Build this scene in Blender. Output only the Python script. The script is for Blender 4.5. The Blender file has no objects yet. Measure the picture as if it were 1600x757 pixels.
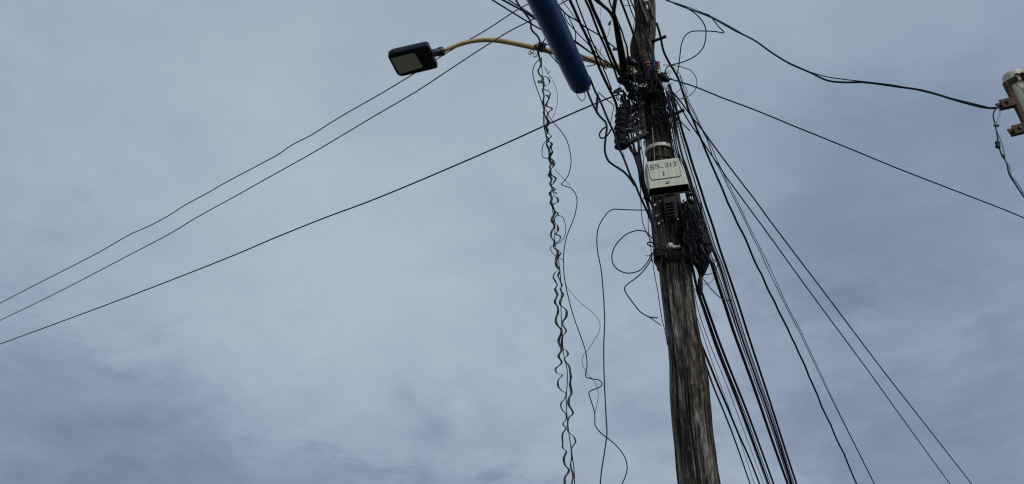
import bpy, bmesh, math, random
from mathutils import Vector, Matrix, noise
R = math.radians
S = bpy.context.scene
C = S.collection

# ------------------------------------------------------------------ camera
W_PX, H_PX, F_PX = 1600.0, 757.0, 1180.0
PITCH = R(26.5); CAM_Z = 1.6
cam_d = bpy.data.cameras.new('camera'); cam = bpy.data.objects.new('camera', cam_d); C.objects.link(cam)
cam_d.sensor_fit = 'HORIZONTAL'; cam_d.sensor_width = 36.0; cam_d.lens = 36.0 * F_PX / W_PX
cam_d.clip_start = 0.05; cam_d.clip_end = 3000
cam.location = (0, 0, CAM_Z); cam.rotation_euler = (math.pi / 2 + PITCH, 0, 0)
S.camera = cam

# ------------------------------------------------------------------ world: overcast sky over a Nishita base
SUN_EL, SUN_AZ = R(38), R(147)          # azimuth measured clockwise from +Y: behind the viewer's right shoulder
EXPOSURE = 0.0
w = bpy.data.worlds.new('World'); S.world = w; w.use_nodes = True
nt = w.node_tree; N, L = nt.nodes, nt.links
N.clear()
def nd(t, **k):
    n = N.new(t)
    for a, b in k.items(): setattr(n, a, b)
    return n
out = nd('ShaderNodeOutputWorld'); bg = nd('ShaderNodeBackground'); L.new(bg.outputs[0], out.inputs[0])
bg.inputs[1].default_value = 0.1
sky = nd('ShaderNodeTexSky', sky_type='NISHITA', sun_disc=False)
sky.sun_elevation = SUN_EL; sky.sun_rotation = SUN_AZ
tc = nd('ShaderNodeTexCoord')
def px_dir(px, py):
    dx, dy = (px - 800) / F_PX, (378.5 - py) / F_PX
    return Vector((dx, math.cos(PITCH) - dy * math.sin(PITCH), math.sin(PITCH) + dy * math.cos(PITCH))).normalized()
def mth(op, a, b=None, c=None, clamp=False):
    n = nd('ShaderNodeMath', operation=op, use_clamp=clamp)
    for i, v in enumerate((a, b, c)):
        if v is None: continue
        if isinstance(v, (int, float)): n.inputs[i].default_value = v
        else: L.new(v, n.inputs[i])
    return n.outputs[0]
# warp the direction a little so the cloud masses have ragged edges
wn = nd('ShaderNodeTexNoise'); wn.inputs['Scale'].default_value = 3.0; wn.inputs['Detail'].default_value = 5
L.new(tc.outputs['Generated'], wn.inputs['Vector'])
ws = nd('ShaderNodeVectorMath', operation='SUBTRACT'); L.new(wn.outputs['Color'], ws.inputs[0]); ws.inputs[1].default_value = (.5, .5, .5)
wsc = nd('ShaderNodeVectorMath', operation='SCALE'); L.new(ws.outputs[0], wsc.inputs[0]); wsc.inputs['Scale'].default_value = 0.17
wa = nd('ShaderNodeVectorMath', operation='ADD'); L.new(tc.outputs['Generated'], wa.inputs[0]); L.new(wsc.outputs[0], wa.inputs[1])
def cloud_noise(scale, detail, rough, stretch=(1, 1, 2.2), off=(0, 0, 0)):
    mp = nd('ShaderNodeMapping'); mp.inputs['Scale'].default_value = stretch; mp.inputs['Location'].default_value = off
    L.new(wa.outputs[0], mp.inputs['Vector'])
    n = nd('ShaderNodeTexNoise'); n.inputs['Scale'].default_value = scale; n.inputs['Detail'].default_value = detail
    n.inputs['Roughness'].default_value = rough; L.new(mp.outputs[0], n.inputs['Vector'])
    return n.outputs['Fac']
val = 0.73
# (px, py, angular radius, strength): brighter or darker masses of the cloud deck
BLOBS = [(510, 460, .18, .25), (640, 330, .22, .08), (320, 150, .20, .12), (60, 330, .16, -.05), (80, 740, .17, -.38), (330, 765, .15, -.40),
         (560, 770, .10, -.24), (760, 740, .09, -.20), (1340, 240, .19, -.24), (1580, 170, .22, -.26), (1580, 700, .16, -.34), (1340, 760, .15, -.26), (1180, 700, .10, -.06),
         (1310, 430, .11, -.16), (1480, 420, .13, .08), (995, 645, .040, -.14), (1035, 705, .035, -.14), (660, 640, .026, -.20), (612, 612, .016, -.18), (700, 610, .02, .10), (930, 560, .07, -.08), (960, 200, .25, .04), (1330, 40, .12, .10),
         (60, 60, .15, -.05), (230, 560, .10, .08), (860, 540, .04, .08)]
for (bx, by, br, ba) in BLOBS:
    d = nd('ShaderNodeVectorMath', operation='DISTANCE'); L.new(wa.outputs[0], d.inputs[0]); d.inputs[1].default_value = px_dir(bx, by)
    q = mth('DIVIDE', d.outputs['Value'], br)
    g = mth('EXPONENT', mth('MULTIPLY', mth('MULTIPLY', q, q), -1.0))
    val = mth('ADD', mth('MULTIPLY', g, ba), val)
val = mth('ADD', val, mth('MULTIPLY', mth('SUBTRACT', cloud_noise(4.2, 7, .56, (1, 1, 1.7)), .5), .50))
sz = nd('ShaderNodeSeparateXYZ'); L.new(tc.outputs['Generated'], sz.inputs[0])
low = mth('MULTIPLY', mth('SUBTRACT', .62, sz.outputs['Z']), 2.2, None, True)
val = mth('ADD', val, mth('MULTIPLY', mth('SUBTRACT', cloud_noise(14.0, 6, .62, (1, 1, 2.0), (3, 1, 7)), .5), mth('ADD', mth('MULTIPLY', low, .44), .16)))
# ragged dark scraps under the deck, low in the sky
scrap = mth('MULTIPLY', mth('SUBTRACT', cloud_noise(7.5, 7, .66, (1, 1, 2.6), (5, 2, 1.3)), .57), 5.0, None, True)
val = mth('SUBTRACT', val, mth('MULTIPLY', mth('MULTIPLY', scrap, low), .30))
rmp = nd('ShaderNodeValToRGB'); L.new(val, rmp.inputs[0])
e = rmp.color_ramp.elements
e[0].position = 0.0; e[0].color = (.150, .198, .290, 1)
e[1].position = 1.0; e[1].color = (.424, .498, .566, 1)
m_ = e.new(.40); m_.color = (.236, .297, .398, 1)
m_ = e.new(.68); m_.color = (.334, .410, .500, 1)
sc10 = nd('ShaderNodeVectorMath', operation='SCALE'); L.new(rmp.outputs[0], sc10.inputs[0]); sc10.inputs['Scale'].default_value = 10.0
mix = nd('ShaderNodeMix', data_type='RGBA'); mix.inputs[0].default_value = 0.96
L.new(sky.outputs[0], mix.inputs[6]); L.new(sc10.outputs[0], mix.inputs[7]); L.new(mix.outputs[2], bg.inputs[0])

sun_d = bpy.data.lights.new('sun', 'SUN'); sun_d.energy = 1.5; sun_d.angle = R(14); sun_d.color = (1, .96, .9)
sun = bpy.data.objects.new('sun', sun_d); C.objects.link(sun)
sdir = Vector((math.sin(SUN_AZ) * math.cos(SUN_EL), math.cos(SUN_AZ) * math.cos(SUN_EL), math.sin(SUN_EL)))
sun.rotation_euler = sdir.to_track_quat('Z', 'Y').to_euler()
S.view_settings.view_transform = 'Standard'; S.view_settings.look = 'None'
S.render.engine = 'CYCLES'; S.cycles.use_denoising = False; S.cycles.pixel_filter_type = 'BLACKMAN_HARRIS'; S.cycles.filter_width = 1.2
S.view_settings.exposure = EXPOSURE; S.view_settings.gamma = 1

# ------------------------------------------------------------------ materials
def mat(name, col, rough=.5, metal=0.0, var=.25, scale=30, bump=0.0, col2=None, stretch=(1, 1, 1), spec=.5):
    m = bpy.data.materials.new(name); m.use_nodes = True
    n, l = m.node_tree.nodes, m.node_tree.links
    b = n['Principled BSDF']; b.inputs['Roughness'].default_value = rough; b.inputs['Metallic'].default_value = metal
    b.inputs['Specular IOR Level'].default_value = spec
    t = n.new('ShaderNodeTexCoord'); mp = n.new('ShaderNodeMapping'); mp.inputs['Scale'].default_value = stretch
    l.new(t.outputs['Object'], mp.inputs[0])
    x = n.new('ShaderNodeTexNoise'); x.inputs['Scale'].default_value = scale; x.inputs['Detail'].default_value = 6; x.inputs['Roughness'].default_value = .65
    l.new(mp.outputs[0], x.inputs['Vector'])
    r = n.new('ShaderNodeValToRGB'); l.new(x.outputs['Fac'], r.inputs[0])
    c2 = col2 or tuple(min(1, c * (1 + var)) for c in col); c1 = col if col2 else tuple(c * (1 - var) for c in col)
    r.color_ramp.elements[0].position = .35; r.color_ramp.elements[0].color = (*c1, 1)
    r.color_ramp.elements[1].position = .68; r.color_ramp.elements[1].color = (*c2, 1)
    l.new(r.outputs[0], b.inputs['Base Color'])
    if bump:
        bp = n.new('ShaderNodeBump'); bp.inputs['Strength'].default_value = bump; bp.inputs['Distance'].default_value = .01
        l.new(x.outputs['Fac'], bp.inputs['Height']); l.new(bp.outputs[0], b.inputs['Normal'])
    return m
M = {}
M['black']   = mat('black_cable_sheath', (.0065, .0072, .0105), .55, var=.4, spec=.22)
M['coil']    = mat('weathered_strip_wire', (.012, .011, .010), .5, var=.5, scale=20, col2=(.045, .040, .034), spec=.35)
M['grey']    = mat('grey_cable_sheath', (.045, .042, .040), .6)
M['pale']    = mat('pale_wire', (.22, .22, .22), .6)
M['hair']    = mat('thin_bare_wire', (.085, .088, .092), .5)
M['plastic'] = mat('black_plastic', (.0075, .0082, .012), .5, var=.5, scale=18, bump=.25, spec=.14)
M['navy']    = mat('navy_plastic', (.008, .011, .024), .45, var=.3, scale=14, spec=.3)
M['blue']    = mat('blue_closure', (.006, .046, .185), .40, var=.4, scale=11, bump=.10, spec=.3)
M['bluestrap'] = mat('blue_strap', (.007, .024, .10), .6, spec=.2)
M['red']     = mat('red_plastic', (.19, .020, .012), .6, var=.35, scale=40, bump=.2)
M['steel']   = mat('galvanised_steel', (.30, .30, .30), .5, .6, var=.25, scale=25, bump=.1)
M['darksteel'] = mat('weathered_steel', (.022, .021, .023), .65, .2, var=.5, scale=30, bump=.2, spec=.25)
M['white']   = mat('pale_metal_clamp', (.60, .59, .52), .5, var=.15)
M['cream']   = mat('cream_painted_steel', (.54, .41, .21), .5, var=.3, scale=11, col2=(.36, .23, .10), stretch=(1, 1, 1), bump=.05)
M['box']     = mat('ivory_box_paint', (.54, .56, .45), .5, var=.12, scale=5, stretch=(7, 7, .8), col2=(.72, .73, .62))
M['ink']     = mat('black_stencil_paint', (.010, .010, .011), .7, scale=60, col2=(.20, .205, .165))
M['seam_shadow']  = mat('painted_seam_shadow', (.13, .14, .105), .8)  # shadow line along the door seam, put into the colour
M['lens']    = mat('street_lamp_glass', (.56, .56, .54), .28, var=.12, scale=30)
M['rust']    = mat('rusted_steel', (.040, .021, .015), .85, var=.3, scale=40, bump=.7, col2=(.120, .060, .032))
M['mast']    = mat('weathered_white_pipe', (.50, .47, .36), .55, var=.1, scale=3, stretch=(9, 9, 1.5), col2=(.76, .74, .64), bump=.05)
M['stain']   = mat('rust_stain', (.36, .20, .07), .7, var=.2, scale=30)
M['lbcable'] = mat('light_blue_cable', (.22, .33, .44), .5)
M['ground']  = mat('dry_ground', (.040, .045, .028), .95, scale=.6, col2=(.085, .08, .06), bump=.3)

def wood_material():
    m = bpy.data.materials.new('weathered_pole_wood'); m.use_nodes = True
    n, l = m.node_tree.nodes, m.node_tree.links
    b = n['Principled BSDF']; b.inputs['Roughness'].default_value = .85; b.inputs['Specular IOR Level'].default_value = .25
    t = n.new('ShaderNodeTexCoord')
    def nz(sc, scale, det=6, rough=.6, off=(0, 0, 0)):
        mp = n.new('ShaderNodeMapping'); mp.inputs['Scale'].default_value = sc; mp.inputs['Location'].default_value = off
        l.new(t.outputs['Object'], mp.inputs[0])
        x = n.new('ShaderNodeTexNoise'); x.inputs['Scale'].default_value = scale; x.inputs['Detail'].default_value = det; x.inputs['Roughness'].default_value = rough
        l.new(mp.outputs[0], x.inputs['Vector']); return x.outputs['Fac']
    def ramp(f, stops):
        r = n.new('ShaderNodeValToRGB'); l.new(f, r.inputs[0]); el = r.color_ramp.elements
        el[0].position, el[0].color = stops[0][0], (*stops[0][1], 1); el[1].position, el[1].color = stops[-1][0], (*stops[-1][1], 1)
        for p, c in stops[1:-1]: q = el.new(p); q.color = (*c, 1)
        return r.outputs[0]
    def mx(f, a, bb, mode='MIX'):
        x = n.new('ShaderNodeMix'); x.data_type = 'RGBA'; x.blend_type = mode
        if isinstance(f, float): x.inputs[0].default_value = f
        else: l.new(f, x.inputs[0])
        l.new(a, x.inputs[6])
        if isinstance(bb, tuple): x.inputs[7].default_value = (*bb, 1)
        else: l.new(bb, x.inputs[7])
        return x.outputs[2]
    def ma(op, a, bb, clamp=False):
        x = n.new('ShaderNodeMath'); x.operation = op; x.use_clamp = clamp
        for i, v in enumerate((a, bb)):
            if isinstance(v, (int, float)): x.inputs[i].default_value = v
            else: l.new(v, x.inputs[i])
        return x.outputs[0]
    grain = nz((24, 24, 2.0), 2.4, 9, .78)
    fine = nz((60, 60, 5), 3.0, 5, .7, (3, 1, 2))
    patch = nz((5, 5, 1.1), 1.2, 4, .55, (1.3, 2.1, .4))
    crack = nz((30, 30, .8), 1.0, 4, .55, (7, 2, 1)); crack2 = nz((16, 16, .45), 1.0, 3, .5, (1, 8, 3)); stain = nz((6, 6, 1.6), 1.3, 6, .65, (8, 3, 2)); mott = nz((1, 1, .55), 30.0, 5, .7, (2, 2, 2))
    fleck = nz((30, 30, 10), 2.0, 3, .5, (2, 9, 4))
    brown = ramp(grain, [(.36, (.013, .010, .009)), (.48, (.050, .040, .032)), (.55, (.080, .064, .051)), (.66, (.185, .155, .125))])
    grey = ramp(grain, [(.38, (.036, .031, .027)), (.46, (.162, .147, .132)), (.53, (.300, .276, .250)), (.64, (.60, .565, .52))])
    sx = n.new('ShaderNodeSeparateXYZ'); rel = n.new('ShaderNodeVectorMath'); rel.operation = 'SUBTRACT'
    l.new(t.outputs['Object'], rel.inputs[0]); rel.inputs[1].default_value = (1.23, 5.2, 0); l.new(rel.outputs[0], sx.inputs[0])
    # weathered (silvered) side of the pole faces -X
    side = ma('ADD', ma('MULTIPLY', sx.outputs['X'], -3.6), ma('MULTIPLY', ma('SUBTRACT', patch, .5), 8.0))
    side = ma('ADD', ma('ADD', side, .30), ma('MULTIPLY', ma('SUBTRACT', sx.outputs['Z'], 4.6), -.22), True)
    col = mx(side, brown, grey)
    col = mx(ma('MULTIPLY', ma('SUBTRACT', ma('MULTIPLY', fleck, 1.0), .60), 7.0, True), col, (.34, .31, .24))
    ck = ramp(crack, [(.40, (1, 1, 1)), (.455, (.14, .13, .12)), (.50, (1, 1, 1))])
    col = mx(.85, col, ck, 'MULTIPLY')
    ck2 = ramp(crack2, [(.455, (1, 1, 1)), (.495, (.07, .065, .06)), (.53, (1, 1, 1))])
    col = mx(.9, col, ck2, 'MULTIPLY')
    col = mx(.85, col, ramp(stain, [(.36, (.32, .30, .29)), (.48, (1, .98, .97)), (.64, (1.35, 1.32, 1.28))]), 'MULTIPLY')
    col = mx(.75, col, ramp(mott, [(.36, (.42, .40, .38)), (.52, (1, 1, 1)), (.68, (1.55, 1.5, 1.42))]), 'MULTIPLY')
    fk = ramp(fine, [(.38, (.30, .30, .30)), (.52, (.9, .9, .9)), (.66, (1.35, 1.35, 1.35))])
    col = mx(.7, col, fk, 'MULTIPLY')
    # green lichen high on the pole, on the +X side
    lich = nz((9, 9, 4), 1.4, 6, .6, (4, 4, 4))
    lf = ma('MULTIPLY', ma('MULTIPLY', ma('SUBTRACT', lich, .40), 6.0, True),
            ma('MULTIPLY', ma('MULTIPLY', ma('SUBTRACT', sx.outputs['Z'], 5.98), 6.0, True), ma('ADD', ma('MULTIPLY', sx.outputs['X'], 9.0), .15, True), True), True)
    col = mx(lf, col, (.115, .135, .085))
    l.new(col, b.inputs['Base Color'])
    bp = n.new('ShaderNodeBump'); bp.inputs['Strength'].default_value = .8; bp.inputs['Distance'].default_value = .012
    hh = ma('ADD', ma('MULTIPLY', grain, 1.0), ma('MULTIPLY', fine, .5))
    l.new(hh, bp.inputs['Height']); l.new(bp.outputs[0], b.inputs['Normal'])
    return m
M['wood'] = wood_material()

# ------------------------------------------------------------------ helpers
def at(px, py, Y):
    d = px_dir(px, py); return Vector((0, 0, CAM_Z)) + d * (Y / d.y)
AX = Vector((0, math.cos(PITCH), math.sin(PITCH)))
def mpp(p): return (p - Vector((0, 0, CAM_Z))).dot(AX) / F_PX      # metres covered by one photo pixel at p
def tag(o, label, cat, group=None, kind=None):
    o['label'] = label; o['category'] = cat
    if group: o['group'] = group
    if kind: o['kind'] = kind
    return o
def link(name, me, m, parent=None, smooth=True):
    o = bpy.data.objects.new(name, me); C.objects.link(o)
    if m is not None: me.materials.append(m)
    if smooth:
        for p in me.polygons: p.use_smooth = True
    if parent is not None:
        o.parent = parent; o.matrix_parent_inverse = parent.matrix_world.inverted()
    return o
def root(name, loc):
    o = bpy.data.objects.new(name, None); o.empty_display_size = .1; o.location = loc; C.objects.link(o)
    o.matrix_world = Matrix.Translation(Vector(loc)); return o
class MB:
    def __init__(s): s.v = []; s.f = []
    def tube(s, pts, rad, n=8, cap=True, flat=1.0):
        """sweep a ring along pts; rad is a number or one per point; flat squashes the ring"""
        k = len(pts); base = len(s.v)
        rad = [rad] * k if isinstance(rad, (int, float)) else rad
        t0 = (pts[1] - pts[0]).normalized(); up = Vector((0, 0, 1)) if abs(t0.z) < .9 else Vector((1, 0, 0))
        a = t0.cross(up).normalized()
        for i in range(k):
            t = (pts[min(i + 1, k - 1)] - pts[max(i - 1, 0)])
            t = t.normalized() if t.length > 1e-9 else t0
            a = (a - t * a.dot(t)); a = a.normalized() if a.length > 1e-6 else t.orthogonal().normalized()
            b = t.cross(a)
            for j in range(n):
                g = 2 * math.pi * j / n
                s.v.append(pts[i] + a * (math.cos(g) * rad[i]) + b * (math.sin(g) * rad[i] * flat))
        for i in range(k - 1):
            for j in range(n):
                s.f.append((base + i * n + j, base + i * n + (j + 1) % n, base + (i + 1) * n + (j + 1) % n, base + (i + 1) * n + j))
        if cap:
            s.f.append(tuple(base + j for j in reversed(range(n)))); s.f.append(tuple(base + (k - 1) * n + j for j in range(n)))
        return s
    def beam(s, a, b, w, h, up=Vector((0, 0, 1)), r=.18):
        """bar with chamfered edges from a to b"""
        t = (b - a).normalized(); x = t.cross(up).normalized(); y = x.cross(t)
        c = r * min(w, h); base = len(s.v)
        prof = [(-w/2 + c, -h/2), (w/2 - c, -h/2), (w/2, -h/2 + c), (w/2, h/2 - c), (w/2 - c, h/2), (-w/2 + c, h/2), (-w/2, h/2 - c), (-w/2, -h/2 + c)]
        for p in (a, b):
            for (u, v) in prof: s.v.append(p + x * u + y * v)
        for j in range(8): s.f.append((base + j, base + (j + 1) % 8, base + 8 + (j + 1) % 8, base + 8 + j))
        s.f.append(tuple(base + j for j in reversed(range(8)))); s.f.append(tuple(base + 8 + j for j in range(8)))
        return s
    def prism(s, top, bot):
        """closed solid between two loops of equal length"""
        n = len(top); base = len(s.v); s.v += list(top) + list(bot)
        for j in range(n): s.f.append((base + j, base + (j + 1) % n, base + n + (j + 1) % n, base + n + j))
        s.f.append(tuple(base + j for j in reversed(range(n)))); s.f.append(tuple(base + n + j for j in range(n)))
        return s
    def mesh(s, name):
        me = bpy.data.meshes.new(name); me.from_pydata([tuple(v) for v in s.v], [], s.f); me.update()
        bm = bmesh.new(); bm.from_mesh(me); bmesh.ops.recalc_face_normals(bm, faces=bm.faces); bm.to_mesh(me); bm.free()
        return me
    def build(s, name, m, parent=None, smooth=True):
        o = link(name, s.mesh(name), m, parent, smooth)
        if smooth:
            try: o.data.set_sharp_from_angle(angle=R(42))
            except Exception: pass
        return o
def catmull(P, sub=6):
    if len(P) < 3: 
        return [P[0].lerp(P[-1], i / sub) for i in range(sub + 1)]
    out_ = []
    for i in range(len(P) - 1):
        p1, p2 = P[i], P[i + 1]
        p0 = P[i - 1] if i else p1 * 2 - p2
        p3 = P[i + 2] if i + 2 < len(P) else p2 * 2 - p1
        # centripetal parametrisation (no overshoot where control points are uneven)
        d1 = max((p1 - p0).length ** .5, 1e-5); d2 = max((p2 - p1).length ** .5, 1e-5); d3 = max((p3 - p2).length ** .5, 1e-5)
        m1 = (p2 - p1) + d2 * ((p1 - p0) / d1 - (p2 - p0) / (d1 + d2))
        m2 = (p2 - p1) + d2 * ((p3 - p2) / d3 - (p3 - p1) / (d2 + d3))
        for k in range(sub):
            t = k / sub; t2, t3 = t * t, t * t * t
            out_.append(p1 * (2 * t3 - 3 * t2 + 1) + m1 * (t3 - 2 * t2 + t) + p2 * (-2 * t3 + 3 * t2) + m2 * (t3 - t2))
    out_.append(P[-1].copy()); return out_
def run(points, Y0, Y1):
    """photo points of a line running from distance Y0 to Y1 -> straight-in-depth 3-D control points"""
    s = [0.0]
    for a, b in zip(points, points[1:]): s.append(s[-1] + math.hypot(b[0] - a[0], b[1] - a[1]))
    res = []
    for q, p in zip(s, points):
        iy = (1 - q / s[-1]) / Y0 + q / s[-1] / Y1
        res.append(at(p[0], p[1], p[2] if len(p) > 2 else 1 / iy))
    return res
WIDTH = 1.2
def cable(name, label, points, wpx, Y0=5.1, Y1=None, m='black', ext0=0, ext1=0, sub=5, n=7, cat='cable', group=None, wig=0.0, seed=1, parent=None):
    Y1 = Y0 if Y1 is None else Y1
    P = run(points, Y0, Y1)
    mid = sum((mpp(p) for p in P)) / len(P)
    rad = max(wpx * WIDTH * mid / 2, .0013)
    pts = catmull(P, sub)
    if wig:
        for i, p in enumerate(pts):
            q = noise.noise_vector(Vector((p.x * 1.7 + seed, p.y * 1.7, p.z * 1.7)) * 2.2)
            pts[i] = p + q * wig
    if ext0: pts.insert(0, pts[0] + (pts[0] - pts[2]).normalized() * ext0)
    if ext1: pts.append(pts[-1] + (pts[-1] - pts[-3]).normalized() * ext1)
    o = MB().tube(pts, rad, n).build(name, M[m], parent)
    if parent is None: tag(o, label, cat, group)
    return o

# ------------------------------------------------------------------ ground
gb = MB()
g = 500.0
gb.v = [Vector((-g, -g, 0)), Vector((g, -g, 0)), Vector((g, g, 0)), Vector((-g, g, 0))]; gb.f = [(0, 1, 2, 3)]
go = gb.build('ground', M['ground'], None, False); go['kind'] = 'structure'

# ------------------------------------------------------------------ the wooden pole
YP = 5.2
PROFILE = [(0, 990, 1024), (30, 993, 1024), (48, 992, 1024), (62, 985.5, 1023.5), (78, 984, 1021.5), (92, 988, 1022), (120, 995, 1028), (165, 1001, 1038), (200, 1007, 1045),
           (245, 1011, 1051), (300, 1017, 1061), (350, 1022, 1070), (410, 1028.5, 1079), (427, 1031, 1081), (440, 1031, 1082), (470, 1035, 1085.5), (500, 1039, 1089.5),
           (540, 1044, 1096.5), (577, 1047.5, 1104), (600, 1047.5, 1107), (640, 1049, 1110.5), (680, 1053, 1114), (720, 1057, 1119.5), (757, 1060, 1125)]
prof3 = []
for (py, xl, xr) in PROFILE:
    p = at((xl + xr) / 2, py, YP); prof3.append((p.z, p.x, (xr - xl) / 2 * mpp(p) * .985))
prof3.sort()
z0, x0, r0 = prof3[0]
prof3 = [(-.3, x0 + .02, r0 + .035), (z0 * .5, x0 + .01, r0 + .012)] + prof3 + [(prof3[-1][0] + .9, prof3[-1][1] - .01, prof3[-1][2] * .97), (prof3[-1][0] + 1.6, prof3[-1][1] - .02, prof3[-1][2] * .93)]
def pole_at(z):
    for (a, b) in zip(prof3, prof3[1:]):
        if a[0] <= z <= b[0]:
            t = (z - a[0]) / (b[0] - a[0]); return a[1] + (b[1] - a[1]) * t, a[2] + (b[2] - a[2]) * t
    return prof3[-1][1:] if z > prof3[-1][0] else prof3[0][1:]
POLE_X = pole_at(4.0)[0]
pole = root('utility_pole', (POLE_X, YP, 0))
tag(pole, 'tall weathered brown wooden pole with silvery cracked patches carrying all the cables', 'utility pole')
pb = MB(); NS = 96; rows = []
zz = -.3
while zz < prof3[-1][0]:
    rows.append(zz); zz += .022 if zz > 1.8 else .15
for z in rows:
    cx, rr = pole_at(z)
    # soften the piecewise profile
    c2 = [pole_at(z + d) for d in (-.06, -.03, 0, .03, .06)]; cx = sum(c[0] for c in c2) / 5; rr = sum(c[1] for c in c2) / 5
    for j in range(NS):
        a = 2 * math.pi * j / NS
        u = Vector((math.cos(a), math.sin(a), 0))
        d = noise.noise(Vector((u.x * 5.0, u.y * 5.0, z * .45))) * .013 + noise.noise(Vector((u.x * 16, u.y * 16, z * .8 + 5))) * .005 + noise.noise(Vector((u.x * 3, u.y * 3, z * 3.0))) * .005 + noise.noise(Vector((u.x * 4 + 3, u.y * 4, z * 7.0))) * .003
        ck = noise.noise(Vector((u.x * 7 + 9, u.y * 7, z * .25)))
        if abs(ck) < .05: d -= .020 * (1 - abs(ck) / .05)
        pb.v.append(Vector((cx, YP, z)) + u * (rr + d))
for i in range(len(rows) - 1):
    for j in range(NS): pb.f.append((i * NS + j, i * NS + (j + 1) % NS, (i + 1) * NS + (j + 1) % NS, (i + 1) * NS + j))
pb.f.append(tuple((len(rows) - 1) * NS + j for j in range(NS)))
shaft = pb.build('shaft', M['wood'], pole)
def band(py, hpx, m, grow=.008, name='band', z=None, tilt=0.0, a0=0.0, a1=2 * math.pi, parent=None):
    """flat strap bent round the pole at photo row py"""
    zc = at(1030, py, YP - .13).z if z is None else z
    b = MB(); hh = hpx * .0055; n = 48
    full = abs(a1 - a0 - 2 * math.pi) < 1e-6
    for i in range(n + (0 if full else 1)):
        a = a0 + (a1 - a0) * i / n
        zc_i = zc + tilt * math.cos(a)
        cx, rr = pole_at(zc_i); u = Vector((math.cos(a), math.sin(a), 0)); ctr = Vector((cx, YP, 0))
        for (dr, dz) in ((grow - .02, -hh/2), (grow, -hh/2), (grow, hh/2), (grow - .02, hh/2)):
            b.v.append(ctr + u * (rr + dr) + Vector((0, 0, zc_i + dz)))
    k = len(b.v) // 4
    for i in range(k if full else k - 1):
        q = (i + 1) % k
        for j in range(4): b.f.append((i*4 + j, i*4 + (j + 1) % 4, q*4 + (j + 1) % 4, q*4 + j))
    if not full: b.f.append((0, 1, 2, 3)); b.f.append(tuple((k - 1) * 4 + j for j in (3, 2, 1, 0)))
    return b.build(name, m, parent or pole)
bd = band(223, 5.2, M['white'], .016); bd['label'] = 'bright silver steel strap above the box'
b2 = band(241, 2.0, M['darksteel'], .008)
b3 = band(404, 5, M['darksteel'], .016)
band(166, 2.5, M['darksteel'], .012); band(148, 2.5, M['darksteel'], .014); band(128, 3, M['darksteel'], .014)
# stainless strap with a pale buckle
b4 = band(387, 4.5, M['darksteel'], .012)
bk = MB().beam(at(1049, 387, 5.025), at(1062, 386, 5.03), .03, .020); bk.build('buckle', M['white'], b4)
bk2 = MB().tube([at(1043, 387, 5.02), at(1047, 384, 5.0), at(1050.5, 384, 5.0)], [.012, .024, .020], 12); bk2.build('buckle', M['white'], b4)
# climbing bolts
for (a, b) in (((1019, 65.5), (1040, 57.5)), ((1043, 184), (1068.5, 172))):
    A, B = at(*a, 5.13), at(*b, 5.05)
    sb = MB().tube([A, B], .0135, 10); t = (B - A).normalized(); sb.tube([B - t * .006, B + t * .002], .0155, 6)
    sb.build('step_bolt', M['darksteel'], pole)
# dark gusset under the strap, at the pole's flank
gs = MB(); fr = [(1020, 388), (1030, 392), (1036, 402), (1033, 430), (1029, 422), (1021.5, 411)]
gs.prism([at(x, y, 5.06) for x, y in fr], [at(x, y, 5.16) for x, y in fr]); gs.build('gusset', M['plastic'], pole, False)

# ------------------------------------------------------------------ bracket high on the pole face
br = root('mounting_bracket', at(1012, 17, 5.0))
tag(br, 'dark metal channel with two grey rails bolted high on the pole face', 'bracket')
MB().prism([at(x, y, 5.02) for x, y in ((1000, -14), (1011, -14), (1022, 30), (1012, 33))],
           [at(x, y, 5.08) for x, y in ((1000, -14), (1011, -14), (1022, 30), (1012, 33))]).build('channel', M['plastic'], br, False)
MB().beam(at(994, -16, 5.0), at(1012.5, 34.5, 5.0), .009, .014).build('rail', M['grey'], br)
MB().beam(at(1007, -16, 5.0), at(1023.2, 29.5, 5.0), .008, .014).build('rail', M['grey'], br)
MB().tube([at(1007.5, -3, 4.99), at(1009.5, 4, 4.98)], .018, 12).build('bolt_cover', M['white'], br)
MB().tube([at(1010, 9, 4.99), at(1012, 15, 4.99)], [.012, .009], 10).build('bolt_cover', M['steel'], br)

# ------------------------------------------------------------------ street lamp
lamp = root('street_lamp', at(985, 108, 5.1))
tag(lamp, 'LED street lamp with square dark head on a curved cream arm', 'street lamp')
YL = 5.25
arm = [(690, 81.3), (702, 76), (715, 71), (727, 67.2), (738.5, 64.6), (750, 63.2), (762, 62.8), (774, 63.4), (786, 64.9), (808, 69), (830, 73.8), (848, 77.6), (863, 81), (890, 86.5), (919, 92.5), (935, 97), (949, 101), (966, 104.5), (985, 109)]
ap = catmull(run(arm, YL + .1, 5.14), 5)
ar = [(.0165 + .010 * min(1, i / (len(ap) * .75))) for i in range(len(ap))]
MB().tube(ap, ar, 16).build('lamp_arm', M['cream'], lamp)
# clamp plate that fixes the arm to the pole
MB().prism([at(x, y, 5.05) for x, y in ((976, 70), (981, 74), (987, 104), (996, 112), (988, 116), (978, 100))],
           [at(x, y, 5.12) for x, y in ((976, 70), (981, 74), (987, 104), (996, 112), (988, 116), (978, 100))]).build('arm_plate', M['cream'], lamp, False)
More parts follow.
